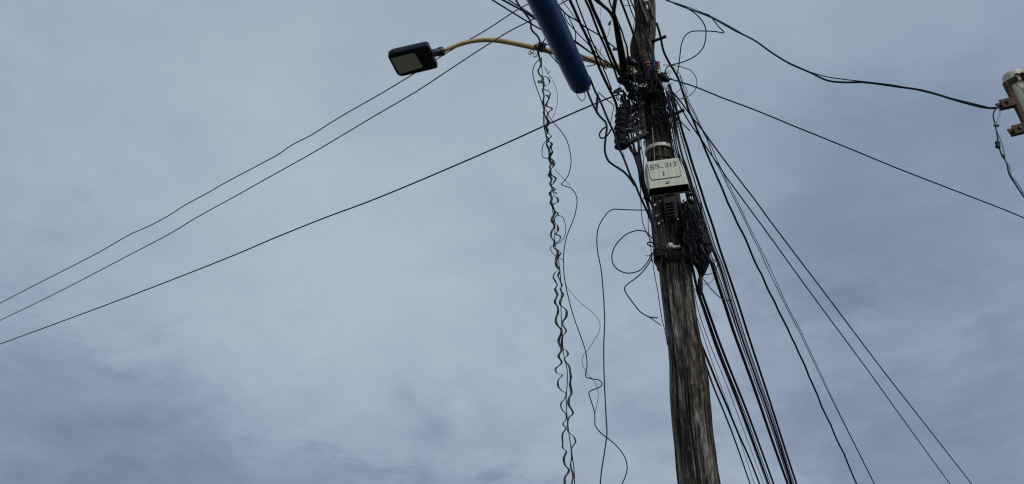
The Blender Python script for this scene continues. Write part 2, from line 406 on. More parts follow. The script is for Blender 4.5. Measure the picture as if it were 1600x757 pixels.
# head: a flat slab held level; outline taken on the level plane of its underside
ZL = at(645, 95, YL + .12).z
def on_level(px, py, z):
    d = px_dir(px, py); return Vector((0, 0, CAM_Z)) + d * ((z - CAM_Z) / d.z)
def rounded(loop, r, n=5):
    o = []; k = len(loop)
    for i in range(k):
        p, a, b = loop[i], loop[i - 1], loop[(i + 1) % k]
        ra = r[i] if isinstance(r, (list, tuple)) else r
        p0 = p + (a - p).normalized() * ra; p1 = p + (b - p).normalized() * ra
        for q in range(n + 1):
            t = q / n; o.append(p0 * (1 - t) ** 2 + p * 2 * t * (1 - t) + p1 * t * t)
    return o
hc = [on_level(*p, ZL) for p in ((604, 86), (668.5, 71.5), (684.5, 107), (622.5, 121.5))]
hl = rounded(hc, [.05, .02, .025, .06])
cen = sum(hl, Vector()) / len(hl)
hb = MB(); lv = []
for (dz, sc) in ((0, .975), (.006, 1.0), (.045, 1.0), (.070, .9), (.082, .72)):
    lv.append([cen + (p - cen) * sc + Vector((0, 0, dz)) for p in hl])
for a in lv: hb.v += a
nL = len(hl)
for i in range(len(lv) - 1):
    for j in range(nL): hb.f.append((i*nL + j, i*nL + (j+1) % nL, (i+1)*nL + (j+1) % nL, (i+1)*nL + j))
hb.f.append(tuple(range(nL))); hb.f.append(tuple((len(lv)-1)*nL + j for j in range(nL)))
lh = hb.build('lamp_head', M['navy'], lamp)
def slab(loop, dz0, dz1): 
    return MB().prism([p + Vector((0, 0, dz0)) for p in loop], [p + Vector((0, 0, dz1)) for p in loop])
bez = [on_level(*p, ZL) for p in ((607, 88), (650.5, 78.8), (665.5, 107), (623, 118))]
slab(rounded(bez, .03), -.006, .004).build('bezel', M['plastic'], lh, False)
ln = [on_level(*p, ZL) for p in ((610.5, 90.8), (647.5, 82), (661.5, 104), (624, 114.8))]
slab(rounded(ln, .012), -.010, .002).build('lens', M['lens'], lh, False)
cv = [on_level(*p, ZL) for p in ((655, 80), (667, 77.5), (679, 103.5), (669.5, 105.8))]
slab(rounded(cv, .01), -.008, .004).build('driver_cover', M['plastic'], lh, False)
for p in ((664, 84), (671, 99)):
    q = on_level(*p, ZL); MB().tube([q + Vector((0, 0, -.014)), q + Vector((0, 0, -.004))], .006, 8).build('screw', M['steel'], lh)
for t in (.25, .42, .55, .7):        # cooling fins across the top of the head
    a = hc[0].lerp(hc[1], t) + Vector((0, 0, .062)); b = hc[3].lerp(hc[2], t) + Vector((0, 0, .062))
    MB().beam(a.lerp(b, .1), a.lerp(b, .9), .010, .05).build('cooling_fin', M['navy'], lh)
sp0, sp1 = on_level(672, 88, ZL) + Vector((0, 0, .025)), ap[0] + (ap[2] - ap[0]) * .4
dv = sp1 - sp0
MB().tube([sp0, sp0 + dv * .15, sp0 + dv * .7, sp0 + dv * .72, sp0 + dv * .98, sp0 + dv * 1.0], [.046, .036, .036, .043, .043, .036], 16).build('spigot', M['navy'], lamp)
MB().tube([sp0 + dv * .80 + Vector((0, 0, -.035)), sp0 + dv * .80 + Vector((0, 0, -.05))], .008, 8).build('set_screw', M['darksteel'], lamp)

# ------------------------------------------------------------------ ivory junction box
PSI = R(9)
nb = Vector((-math.sin(PSI), -math.cos(PSI), 0)); ub = Vector((math.cos(PSI), -math.sin(PSI), 0)); vb = Vector((0, 0, 1))
bo = at(1043, 291, 4.90)
def on_box(px, py, lift=0.0):
    d = px_dir(px, py); c0 = Vector((0, 0, CAM_Z))
    return c0 + d * ((bo - c0).dot(nb) / d.dot(nb)) + nb * lift
jb = root('junction_box', bo + Vector((0, .1, -.02)))
tag(jb, 'ivory metal junction box stencilled SS_ 212 over 1 strapped to the pole', 'junction box')
fc = [on_box(*p) for p in ((1009.5, 253), (1059.3, 246.2), (1075.3, 287.2), (1014.6, 295.0))]
DB = .135
bc = [p - nb * DB for p in fc]
bc[0] -= ub * .016; bc[3] -= ub * .012; bc[1] += ub * .012; bc[2] += ub * .030
bc[0] -= vb * .01
bm = bmesh.new()
fv = [bm.verts.new(p) for p in fc]; bv = [bm.verts.new(p) for p in bc]
for f in ((fv[0], fv[1], fv[2], fv[3]), (bv[0], bv[3], bv[2], bv[1]), (fv[0], bv[0], bv[1], fv[1]), (fv[0], fv[3], bv[3], bv[0]), (fv[1], bv[1], bv[2], fv[2])): bm.faces.new(f)
bmesh.ops.recalc_face_normals(bm, faces=bm.faces)
es = [e_ for e_ in bm.edges if len(e_.link_faces) == 2]
bmesh.ops.bevel(bm, geom=es, offset=.006, segments=2, affect='EDGES', profile=.5)
me = bpy.data.meshes.new('housing'); bm.to_mesh(me); bm.free()
ho = link('housing', me, M['box'], jb, False)
sm = ho.modifiers.new('thickness', 'SOLIDIFY'); sm.thickness = .007; sm.offset = -1 if (ho.data.polygons[0].normal.dot(nb) > 0) else 1
# dark recessed floor of the box
ins = [fc[3] + ub * .012 - nb * .012 + vb * .010, fc[2] - ub * .012 - nb * .012 + vb * .010, bc[2] - ub * .012 + nb * .01 + vb * .010, bc[3] + ub * .012 + nb * .01 + vb * .010]
MB().prism([p + vb * .02 for p in ins], ins).build('inner_plate', M['plastic'], jb, False)
# door seam: shadow line painted as a darker slab, widest below and right
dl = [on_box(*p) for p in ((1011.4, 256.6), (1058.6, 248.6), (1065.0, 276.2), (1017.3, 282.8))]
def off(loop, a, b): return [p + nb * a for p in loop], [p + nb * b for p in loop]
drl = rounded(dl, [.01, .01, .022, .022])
MB().prism(*off(drl, .0035, -.003)).build('door_seam_shadow', M['seam_shadow'], jb, False)
dc = sum(drl, Vector()) / len(drl)
drd = [dc + (p - dc) * .978 + vb * .0018 - ub * .001 for p in drl]
door = MB().prism(*off(drd, .0065, -.002)).build('door', M['box'], jb, False)
lk = [on_box(1043.3 + 2.9 * math.cos(a), 285.6 + 1.9 * math.sin(a) - .14 * 3.1 * math.cos(a)) for a in [2 * math.pi * i / 20 for i in range(20)]]
MB().prism(*off(lk, .006, -.002)).build('lock', M['ink'], jb, False)
lc = sum(lk, Vector()) / 20
MB().prism(*off([lc + (p - lc) * .5 for p in lk], .0066, 0)).build('keyhole', M['box'], jb, False)
MB().beam(on_box(1055.5, 284.6, .0), on_box(1063.5, 283.4, .0), .004, .010).build('maker_plate', M['box'], jb)
for (a, b) in (((1010, 309), 4.99), ((1078, 304.5), 4.97)):
    p = at(*a, b); MB().beam(p - ub * .022, p + ub * .022, .03, .018).build('mounting_lug', M['darksteel'], jb)
# stencilled characters: strokes with the gaps a stencil leaves
GL = {'S': [([(.92, .74), (.86, .92), (.60, 1.0), (.40, 1.0)], .12), ([(.34, .98), (.12, .90), (.06, .74), (.22, .60), (.40, .55)], .22),
            ([(.48, .52), (.78, .42), (.94, .26), (.84, .08), (.62, .02)], .22), ([(.52, 0), (.34, .0), (.12, .08), (.06, .28)], .12), ([(.93, .98), (.93, .72)], .07), ([(.06, .02), (.06, .30)], .07)],
      '2': [([(.08, .68), (.16, .80), (.24, .72)], .20), ([(.10, .84), (.30, .99), (.46, 1.0)], .11), ([(.54, 1.0), (.80, .92), (.86, .74), (.76, .56), (.58, .42)], .24),
            ([(.50, .36), (.24, .18), (.10, .06)], .12), ([(.06, .06), (.50, .10)], .16), ([(.56, .08), (.80, .06), (.92, .26)], .18)],
      '1': [([(.5, 1.0), (.5, .56)], .34), ([(.5, .48), (.5, .0)], .34), ([(.26, .90), (.44, .98)], .12), ([(.30, .02), (.70, .02)], .10)],
      '_': [([(0, .12), (1, .12)], .22)]}
def glyph(ch, x, y, wd, ht, parent):
    """one character: x,y is its lower-left corner in the photo, slanted with the box front"""
    b = MB(); o0 = on_box(x, y); U = (on_box(x + wd, y - .135 * wd) - o0); V = (on_box(x - .155 * ht, y - ht) - o0)
    V = on_box(x - .12 * ht, y - ht) - o0
    for pts, th in GL[ch]:
        q = catmull([Vector((a, b_, 0)) for a, b_ in pts], 4); top, bot = [], []
        hw = th * 1.08 * min(wd, ht) / 2
        for i in range(len(q)):
            t = (q[min(i+1, len(q)-1)] - q[max(i-1, 0)]); t = Vector((t.x * wd, t.y * ht, 0)).normalized(); nn = Vector((-t.y, t.x, 0)) * hw
            for s_, lst in ((1, top), (-1, bot)):
                p = Vector((q[i].x + s_ * nn.x / wd, q[i].y + s_ * nn.y / ht, 0)); lst.append(o0 + U * p.x + V * p.y)
        loop = top + bot[::-1]
        k = len(b.v); m_ = len(top)
        b.v += [p + nb * .0080 for p in loop] + [p + nb * .0055 for p in loop]; n2 = len(loop)
        for i in range(m_ - 1):
            b.f.append((k + i, k + i + 1, k + n2 - 2 - i, k + n2 - 1 - i)); b.f.append((k + n2 + i, k + n2 + n2 - 1 - i, k + n2 + n2 - 2 - i, k + n2 + i + 1))
        for i in range(n2): b.f.append((k + i, k + n2 + i, k + n2 + (i+1) % n2, k + (i+1) % n2))
    return b.build('character', M['ink'], parent, False)
for (ch, x, y, wd, ht) in (('S', 1016.3, 266.2, 6.3, 6.4), ('S', 1024.4, 264.2, 6.0, 6.4), ('_', 1032.4, 263.2, 4.2, 4), ('2', 1039.4, 262.5, 5.3, 6.4),
                           ('1', 1045.6, 261.8, 5.0, 6.2), ('2', 1051.4, 260.9, 5.7, 6.4), ('1', 1034.6, 275.8, 5.6, 6.6)):
    glyph(ch, x, y, wd, ht, door)

# ------------------------------------------------------------------ blue splice closure and its fittings
sc_ = root('splice_closure', at(904, 118, 4.7))
tag(sc_, 'large dark blue cylindrical cable splice closure slung among the cables', 'splice closure')
pa, pz = at(907.6, 133, 4.86), at(830, -35, 3.62)
ax_ = (pz - pa); LEN = ax_.length; ax_ = ax_.normalized()
def along(t): return pa + ax_ * t
rb = 17.3 * mpp(pa) * 1.0; rt = 21.5 * mpp(at(848, 0, 3.85))
ts = [(-.012, .55), (-.010, .80), (.004, .95), (.03, 1.0), (.06, 1.0)] + [(LEN * k / 10, 1.0) for k in range(1, 10)] + [(LEN - .02, 1.0), (LEN, .9)]
MB().tube([along(t) for t, q in ts], [(rb + (rt - rb) * max(0, t) / LEN) * q for t, q in ts], 40).build('shell', M['blue'], sc_)
for t in (.50,):
    MB().tube([along(t), along(t + .006)], [(rb + (rt - rb) * t / LEN) * 1.012] * 2, 40).build('cable_tie', M['plastic'], sc_)
q0 = at(902, 138, 4.84); MB().tube([q0, q0 + Vector((-.004, 0, -.045))], [.017, .012], 10).build('end_plug', M['plastic'], sc_)
MB().tube([along(-.012) + Vector((.04, 0, 0)), along(-.06) + Vector((.04, .0, 0))], [.026, .020], 12).build('gland', M['plastic'], sc_)
MB().tube([along(-.012) + Vector((-.002, 0, 0.02)), along(-.05) + Vector((.004, .0, 0.015))], [.024, .019], 12).build('gland', M['plastic'], sc_)

# ------------------------------------------------------------------ cables
G1 = 'cables fanning up towards the viewer'
T = 'telecom_cable'
# --- the fan over the viewer's head (distance shrinks as they rise)
cable(T, 'thin cable crossing lowest over the arm beside the blue closure', [(769, 0), (801, 20), (829, 37), (846, 47), (875, 65), (909, 87), (931, 98), (948, 108)], 1.9, 3.9, 5.1, ext0=5, group=G1)
cable(T, 'cable passing behind the blue closure and reappearing thicker at its flank', [(785, 0), (818, 18), (838, 31), (870, 49), (900, 67), (926, 84.5), (956, 103), (966, 112)], 2.3, 3.9, 5.05, ext0=5, group=G1)
cable(T, 'cable slipping behind the blue closure just under its top corner', [(794, 0), (816, 13.5), (835, 26), (865, 45), (895, 62), (920, 80), (944, 100)], 1.7, 4.2, 5.3, ext0=5, group=G1)
cable('hanging_cable', 'thick cable dropping from above into the knot on the lamp arm', [(806, 0), (812.5, 11), (821, 22), (829, 34), (830, 45), (834, 51), (840.5, 57.5), (843.5, 66), (845, 76)], 2.5, 4.3, 5.1, ext0=3)
cable(T, 'cable hugging the closure flank then dipping to a small dark clip', [(866, 0), (873, 9), (881, 19), (888, 25), (900, 32), (908, 38), (917.5, 44.6), (935.6, 55), (947, 64), (961, 75)], 1.9, 4.1, 5.0, ext0=4, group=G1)
cable(T, 'hair-thin cable meeting the thick riser just beside the blue closure', [(878, 0), (889, 15), (900, 30), (905, 36)], 1.1, 4.2, 4.5, ext0=4, group=G1)
cable(T, 'taut thin wire leaving the closure flank towards the cable knot', [(881, 22), (886, 34), (895, 44), (906, 56), (916, 66), (926, 77), (938, 90), (950, 104)], 1.4, 4.3, 5.1, group=G1)
cable(T, 'short curved lead running down the closure flank', [(888, 26), (894, 38), (898, 47), (899.5, 56), (899, 68)], 1.4, 4.3, 4.5, group=G1)
cable(T, 'thick black riser nearest the blue closure, running unbroken to the insulator rack', [(890.3, 0), (899, 19), (907, 37.6), (914.6, 53), (926, 79), (931, 91.5), (935.6, 104), (944, 123), (954, 143), (958.5, 152), (963, 164), (964.5, 176)], 3.7, 4.2, 5.0, ext0=5, group=G1)
cable(T, 'slim riser crossing beside the thick riser next to the blue closure', [(900, 0), (908.5, 23), (917, 44.6), (925, 65), (930, 76), (936.5, 91.5), (942, 105.5), (948, 120), (956, 141)], 1.9, 4.2, 5.02, ext0=5, group=G1)
cable(T, 'thin oblique wire crossing the slim risers down to the arm end', [(914, 50), (920, 60), (930, 73), (945, 92), (957, 105)], 1.1, 4.6, 5.05, group=G1)
cable(T, 'thinner one of the parallel pair of dark risers mid fan', [(914.6, 0), (921.6, 15), (928, 32), (935.6, 51.6), (946, 75), (952, 90.6), (958, 104), (965, 125)], 3.0, 4.2, 5.08, ext0=5, group=G1)
cable(T, 'thicker one of the parallel pair of dark risers mid fan', [(921, 0), (927, 15), (935, 33), (942, 50), (947, 64), (954, 82), (961, 98.5), (967, 114)], 4.4, 4.2, 5.06, ext0=5, group=G1)
cable(T, 'cable strand following the left arm of the forked joint', [(926.5, -2), (934, 5), (943, 11), (951, 18), (957, 27)], 1.8, 4.2, 4.5, ext0=3, group=G1)
cable(T, 'slim strand dropping between the two arms of the forked joint', [(951.5, 0), (954, 8), (957, 15), (959, 24)], 2.2, 4.2, 4.5, ext0=3, group=G1)
cable(T, 'cable emerging along the thick end of the forked joint towards the pole', [(961, 23), (966, 36), (971.5, 49), (976, 64), (979, 71), (981, 86), (983, 102), (984, 112)], 2.2, 4.5, 5.05, group=G1)
cable(T, 'stout cable sloping onto the pole between forked joint and bracket', [(969.5, 0), (974, 11.4), (981, 30), (989, 52), (994, 71), (1000, 96), (1003, 112)], 2.9, 4.2, 5.02, ext0=4, group=G1)
cable(T, 'thin cable grazing the pole flank left of the metal bracket', [(980.5, 0), (986, 16.6), (992, 30.6), (998.5, 47), (1006, 66), (1014, 86), (1018, 98)], 1.5, 4.3, 5.03, ext0=4, group=G1)
cable(T, 'thin cable running down the pole face under the metal bracket', [(985, 0), (993, 19), (999, 37), (1006, 55), (1013, 70), (1020, 92)], 1.7, 4.3, 5.02, ext0=4, group=G1)
cable(T, 'slender cable on the pole face beside the green lichen', [(1003, 40), (1008, 54), (1015, 72), (1022, 92), (1027, 106)], 1.6, 4.98, 5.03, group=G1)
cable('tie_wire', 'very thin level wire tied between stout cable and pole', [(973, 9), (982, 9.2), (993, 9)], .8, 4.9, 5.08, m='hair', cat='wire')
cable('tie_wire', 'short thin vertical wire beside the pole knot', [(993.5, 25), (992, 32), (990.6, 38), (990, 49)], .9, 5.05, m='black', cat='wire')
cable('loose_wire', 'wispy squiggle of wire hanging free between risers and forked joint', [(937.5, 12), (939, 17), (938, 24), (937.5, 30), (939.5, 34), (937, 36)], .6, 4.8, m='hair', cat='wire')
cable('loose_wire', 'curved wisp of wire threaded through a dark blob', [(955.5, 31), (953, 37), (952.8, 45), (951, 53), (948, 59)], .8, 4.8, m='hair', cat='wire')
cable('loose_wire', 'arched thin wire standing above the cream arm among the risers', [(941, 72), (938.5, 77), (937.5, 85), (938, 95), (940, 101)], .8, 4.9, m='hair', cat='wire')
cable('loose_wire', 'short dark wire from closure flank to the cable crossing', [(917, 104), (923, 103), (930, 101), (936, 98)], 1.4, 4.8, 4.95, cat='wire')
# small dark clip where the dipping cable ends
o = MB().beam(at(958.5, 77.5, 4.93), at(966, 76.5, 4.95), .022, .020)
tag(MB().tube([at(954.5, 33, 4.8), at(953, 36, 4.8), at(952, 38.5, 4.8), at(951.7, 39.5, 4.8)], [.005, .010, .012, .006], 10).build('wire_connector', M['plastic']), 'small dark blob partway along the curved wisp of wire', 'connector')
tag(o.build('cable_clip', M['plastic']), 'tiny black clip stuck on the flank of the forked joint', 'clip')
# forked joint (breakout boot): two cables entering one thick sleeve
fj = root('cable_joint', at(966, 60, 4.75)); tag(fj, 'thick black forked cable joint where two cables merge into one sleeve', 'cable joint')
tr = run([(958, 20), (960, 27), (962.7, 39), (966, 57), (970.6, 82), (973, 97), (975.5, 112), (978, 120)], 4.45, 5.05)
pts = catmull(tr, 4); k = len(pts)
MB().tube(pts, [mpp(p) * (3.0 + 2.6 * min(1, i / (k * .55)) - (.8 if i > k * .85 else 0)) for i, p in enumerate(pts)], 18).build('sleeve', M['plastic'], fj)
pts = catmull(run([(930, -3), (936, 3), (942.6, 9.6), (951, 17), (957, 26), (961, 36)], 4.1, 4.6), 4); pts.insert(0, pts[0] + (pts[0] - pts[2]).normalized() * 3)
MB().tube(pts, [.0125] * len(pts), 12).build('branch', M['black'], fj)
pts = catmull(run([(963.5, -6), (961.5, 0), (959.6, 12), (958.8, 22), (961, 33)], 4.1, 4.6), 4); pts.insert(0, pts[0] + (pts[0] - pts[2]).normalized() * 3)
MB().tube(pts, [.0155] * len(pts), 12).build('branch', M['black'], fj)

# --- lines running off to the left
O = 'overhead_wire'
cable(O, 'upper one of two wavy thin wires crossing behind the street lamp', [(825, 6.5), (801, 20), (760, 47), (719, 70.5), (690, 88), (655, 110), (633, 124), (586, 152), (546, 174.5), (518.5, 191), (487, 211), (455, 227.6), (435, 241.4), (407.5, 256.5), (380, 271), (348, 288), (324, 302), (287, 322), (269, 334), (237, 351.6), (205.5, 365.5), (150, 397), (66, 440), (0, 474)], 1.35, 5.6, 10, m='hair', ext0=.6, ext1=8, sub=3, cat='wire')
cable(O, 'lower one of two wavy thin wires, crossing in front of the cream arm', [(835, 29), (824, 35), (799, 47.4), (770, 65), (711.6, 103), (650, 143.6), (586, 181), (526, 217), (479, 244.6), (419, 278), (364, 309), (304.5, 341.7), (269, 363.5), (201.5, 399), (123.6, 440), (60, 472), (0, 501)], 1.35, 4.9, 9.5, m='hair', ext0=.5, ext1=8, sub=3, cat='wire')
cable(O, 'straight black wire from the insulator rack out past the lower sky', [(966, 148), (955, 152), (926, 164), (875, 186), (780, 229), (650, 285), (574, 316), (506.6, 341), (427, 373), (366, 399), (200, 464), (0, 538)], 1.75, 5.05, 10.5, ext1=8, sub=4, cat='wire')

# --- lines running off to the right
cable(O, 'twisted black service cable sweeping from pole top to the white pipe', [(1018, -6), (1030, -3), (1041, 0), (1057, 7), (1073, 13), (1092, 20), (1112, 28), (1147, 47.5), (1178, 63), (1205, 82), (1231, 98), (1265.6, 113.5), (1294.6, 126.5), (1320, 129), (1350, 129), (1400, 135.5), (1443, 142), (1499, 158.5), (1538.6, 168.4), (1558, 169.4)], 2.3, 5.1, 3.22)
cable(O, 'thin companion strand parting from the service cable near mid span', [(1041, 1.5), (1074, 11), (1113, 27), (1180, 65), (1231, 99), (1266, 113), (1293, 120.5), (1320, 124.5), (1360, 129), (1400, 134), (1443, 143.3), (1499, 157), (1540, 167)], 1.3, 5.1, 3.22)
cable('wire_loop', 'looped lead ending in a sharp corner under the service cable', [(1041, 1), (1064, 8), (1083, 17), (1107, 23.5), (1112, 28), (1122, 41), (1131, 51.5), (1120, 50), (1107, 49), (1081, 49.5), (1074, 53), (1069, 59), (1065, 69), (1063, 82), (1061, 100), (1058, 119)], 1.5, 4.95, 5.08, cat='wire')
cable('wire_loop', 'round open loop of wire springing from the service cable to the clamp', [(1070, 11), (1083, 19), (1090, 25), (1097, 33), (1102, 43), (1103, 55), (1100, 72), (1093, 82), (1083, 90), (1065, 98), (1049, 102), (1042, 106), (1038.5, 114)], 1.6, 4.9, 5.0, cat='wire')
cable('wire_loop', 'wide thin loop standing out beside the navy clamp', [(1036, 101.7), (1048, 102.4), (1060, 104), (1070, 106.5), (1078, 109.6), (1085, 117), (1089, 128), (1086, 141), (1073, 152), (1060, 154), (1046, 142.6), (1042, 132)], 1.0, 5.0, cat='wire')
cable('wire_loop', 'small thin loop nested inside the wide loop by the clamp', [(1050, 104), (1056, 109), (1062, 116), (1067, 128), (1065, 136), (1059, 143), (1053, 147)], .8, 5.02, m='hair', cat='wire')
cable('wire_loop', 'tight thin loop below the long straight wire by the clamp', [(1060, 129.4), (1067, 131), (1071.5, 136), (1073.6, 143), (1070, 152), (1062, 159), (1057, 164)], .9, 5.02, m='hair', cat='wire')
cable(O, 'straight black wire from the navy clamp off past the white pipe', [(1044, 123), (1052, 125.4), (1060, 127.5), (1088.7, 137), (1125.6, 152), (1178, 171.6), (1247, 200), (1320, 229.5), (1400, 262.5), (1482.5, 294.5), (1571.6, 329), (1600, 341)], 1.75, 5.0, 6.8, ext1=7, cat='wire')

# --- long lines falling away on the right
D = 'drop_cable'; G2 = 'service lines falling away beside the pole'
cable(D, 'twisted thick line starting above the step bolt, wandering through open sky', [(1025, 36), (1032, 56), (1037, 79), (1042, 92), (1047.5, 103), (1057, 120), (1065, 143), (1070, 157), (1076, 174), (1082, 187), (1089, 204), (1096, 220), (1102, 234), (1110, 253), (1119, 273), (1127, 292), (1135, 311), (1145, 331), (1154, 353), (1163, 371), (1173, 394), (1182, 415), (1189.5, 430), (1200, 453), (1213, 480), (1222.6, 499), (1233.7, 521), (1243, 540), (1260, 577), (1283, 632), (1307, 684), (1321, 716), (1339, 757)], 2.6, 5.1, 10.5, ext1=7, group=G2, wig=.012)
cable(D, 'grey hairline of the close pair, on the pole side', [(1060, 120), (1065, 136), (1075.5, 162), (1081, 172), (1087, 184), (1096, 202), (1105, 219), (1114, 246), (1124, 264), (1130, 276), (1137, 291), (1146, 309), (1157, 331), (1168, 354), (1177, 373), (1188, 394), (1197, 415), (1229, 481), (1246, 513), (1260, 542), (1276.6, 577), (1297.5, 620), (1326, 677), (1345, 715), (1366, 757)], 1.0, 5.1, 10.5, m='grey', ext1=7, sub=3, group=G2)
cable(D, 'grey hairline of the close pair, on the far side from the pole', [(1062, 118), (1067, 134), (1077, 160), (1083, 171), (1092, 190), (1100, 207), (1109, 224), (1119, 247), (1126, 262), (1133.6, 279), (1140, 291), (1150, 311), (1161.5, 334.6), (1170, 353), (1181, 374), (1190, 392), (1200, 412), (1231.5, 481), (1249, 513), (1263, 543), (1279, 577), (1299, 620), (1327, 677), (1346, 715), (1367, 757)], .9, 5.12, 10.5, m='grey', ext1=7, sub=3, group=G2)
cable(D, 'straight line crossing the grey hairlines, inner of the two outermost', [(1053, 152), (1066, 172.5), (1079, 194.5), (1089, 208.5), (1099, 223), (1107, 235.6), (1114, 246), (1124, 260), (1133.6, 275.5), (1148.5, 295.6), (1173, 329), (1193, 356), (1260, 449), (1354.6, 577), (1420, 668), (1484.6, 757)], 1.6, 5.1, 11, ext1=7, sub=3, group=G2)
cable(D, 'straight line lying farthest out from the pole of all the falling lines', [(1044, 134), (1051, 144.5), (1063, 158.5), (1073, 172), (1081, 183), (1098, 204), (1116, 229), (1135, 254.5), (1149, 273), (1166, 295), (1181, 314.5), (1200, 341), (1290, 460), (1378, 577), (1450, 669), (1518.6, 757)], 1.75, 5.1, 11, ext1=7, sub=3, group=G2)
cable('loose_wire', 'short stub of cable ending in mid air under the step bolt', [(1056, 183), (1062, 188.5), (1070, 197), (1078, 205)], 1.5, 5.08, cat='wire')

# --- the dense bundle right beside the pole
B = 'service_drop'; G3 = 'dense bundle of lines beside the pole'
cable(B, 'stout outer edge line of the dense bundle beside the pole', [(1046, 132), (1051, 150), (1057, 172), (1062, 190), (1068, 212), (1074.5, 232), (1083.5, 262), (1094, 293), (1103, 322), (1113.4, 352), (1123, 384), (1131.7, 410), (1143, 443), (1154, 476), (1171, 530), (1194, 600), (1207, 640), (1226, 700), (1244.6, 757)], 3.0, 5.12, 8.5, ext1=7, sub=3, group=G3)
cable(B, 'thin line hugging the inside of the stout outer edge line', [(1045, 145), (1057, 186), (1069, 230), (1078, 260), (1088, 292), (1097, 322), (1107.7, 355), (1117, 385), (1128, 412), (1138, 443), (1148, 476), (1165, 530), (1189, 600), (1203.3, 640), (1222, 700), (1240.5, 757)], 1.5, 5.12, 8.5, ext1=7, sub=3, group=G3)
cable(B, 'medium black line in the middle of the dense bundle', [(1042, 145), (1053, 186), (1063, 232), (1071.5, 262), (1082, 292), (1092, 322), (1101.5, 352), (1112, 385), (1123, 412), (1142.7, 476), (1160, 530), (1184.5, 600), (1199, 640), (1237, 757)], 2.6, 5.12, 8.5, ext1=7, sub=3, group=G3)
cable(B, 'brownish hairline just inside the middle black line of the bundle', [(1080, 292), (1089.5, 322), (1099, 352), (1110, 385), (1120.6, 412), (1140, 476), (1157, 530), (1181, 600), (1195.6, 640), (1234, 757)], .9, 5.2, 8.5, m='grey', ext1=7, sub=3, group=G3)
cable(B, 'brownish hairline just outside the middle black line of the bundle', [(1085, 292), (1094.5, 322), (1104, 352), (1114.5, 385), (1125.5, 412), (1145.5, 476), (1163, 530), (1187, 600), (1201.3, 640), (1238.7, 757)], .9, 5.2, 8.5, m='grey', ext1=7, sub=3, group=G3)
cable(B, 'thickest line of the bundle, leaving the lower tip of the black dome', [(1104, 396), (1108, 404), (1112, 413), (1120.5, 440), (1132.6, 476), (1145.5, 516), (1160, 556), (1176, 600), (1190, 640), (1207, 690), (1230.9, 757)], 3.9, 5.05, 8.5, ext1=7, sub=3, group=G3)
cable(B, 'thin line beside the thickest line below the black dome', [(1108, 390), (1116, 412), (1126, 440), (1138, 476), (1155, 525), (1181, 600), (1195.5, 640), (1235, 757)], 1.2, 5.12, 8.5, ext1=7, sub=3, group=G3)
cable(B, 'bare hairline lying between two grey lines of the lower bundle', [(1110, 396), (1119, 425), (1128, 451), (1142, 490), (1161, 545), (1184, 606), (1204, 662), (1232.5, 749), (1235, 757)], .6, 5.14, 8.5, m='hair', ext1=7, sub=3, group=G3)
cable(B, 'stout line squeezed between the pole flank and the hanging capsule', [(1079, 405), (1083, 423), (1088, 446), (1097.6, 476), (1119, 540), (1142.4, 600), (1158.3, 640), (1201, 757)], 3.2, 5.12, 9, ext1=7, sub=3, group=G3)
cable(B, 'dark grey line tight along the stout line by the capsule', [(1087, 452), (1095, 474), (1117, 540), (1140.5, 600), (1156, 640), (1198.6, 757)], 1.3, 5.16, 9, m='grey', ext1=7, sub=3, group=G3)
cable(B, 'slim dark line sandwiched between the two stout lines by the capsule', [(1093, 460), (1099, 476), (1121.5, 540), (1145, 600), (1161.5, 640), (1204, 757)], 1.4, 5.18, 9, ext1=7, sub=3, group=G3)
cable(B, 'stout line leaving the bottom of the hanging capsule', [(1094.5, 452), (1103, 476), (1126, 540), (1149.8, 600), (1166, 640), (1209, 757)], 3.1, 5.12, 9, ext1=7, sub=3, group=G3)
cable(B, 'thin hairline in the gap between pole and capsule lines, upper of two', [(1084, 446), (1089.5, 480), (1110, 540), (1134.7, 600), (1149.8, 640), (1193.5, 757)], .9, 5.25, 9, m='hair', ext1=7, sub=3, group=G3)
cable(B, 'thin hairline in the gap between pole and capsule lines, lower of two', [(1080, 470), (1092.7, 507), (1108, 552), (1125, 600), (1140, 640), (1179, 757)], .8, 5.4, 9, m='hair', ext1=7, sub=3, group=G3)
cable(B, 'second lowest line emerging from behind the pole flank', [(1086, 512), (1096.5, 540), (1111.7, 577), (1121, 600), (1138, 640), (1154, 678.6), (1169.6, 713), (1187, 757)], 2.7, 5.45, 9, ext1=7, sub=3, group=G3)
cable(B, 'lowest line emerging from behind the pole flank', [(1088, 532), (1100.6, 564), (1113, 600), (1129.5, 640), (1145.3, 680), (1172.2, 757)], 2.2, 5.45, 9, ext1=7, sub=3, group=G3)
# lines packed down the flank of the pole into the dome
random.seed(4)
LB = ['cable tight on the pole flank above the box, closest to the wood', 'cable second out from the wood above the box', 'cable in the packed row whose lower end enters the dome side',
      'cable in the packed row bowing slightly beside the silver strap', 'slim cable in the packed row passing the box corner', 'outer cable of the packed row feeding the dome top', 'blue tinted cable lying over the packed row']
for i in range(7):
    j = lambda a: random.uniform(-a, a)
    cable('packed_cable', LB[i], [(1036 + 2.2 * i, 142 + j(6)), (1041 + 2.2 * i + j(1), 175), (1046 + 2.2 * i + j(1), 205), (1052 + 2.1 * i + j(1), 236), (1060.5 + 2.2 * i + j(1), 264), (1069 + 2.2 * i, 290), (1076 + 2.3 * i + j(2), 320), (1082 + 2.4 * i + j(2), 352), (1086 + 2.5 * i, 384)], (2.2, 1.4, 1.9, 1.2, 1.6, 1.8, 1.4)[i], 5.10 - .01 * (i % 3), m=('black', 'black', 'navy', 'black', 'grey', 'black', 'navy')[i], group='packed row of cables down the pole flank')

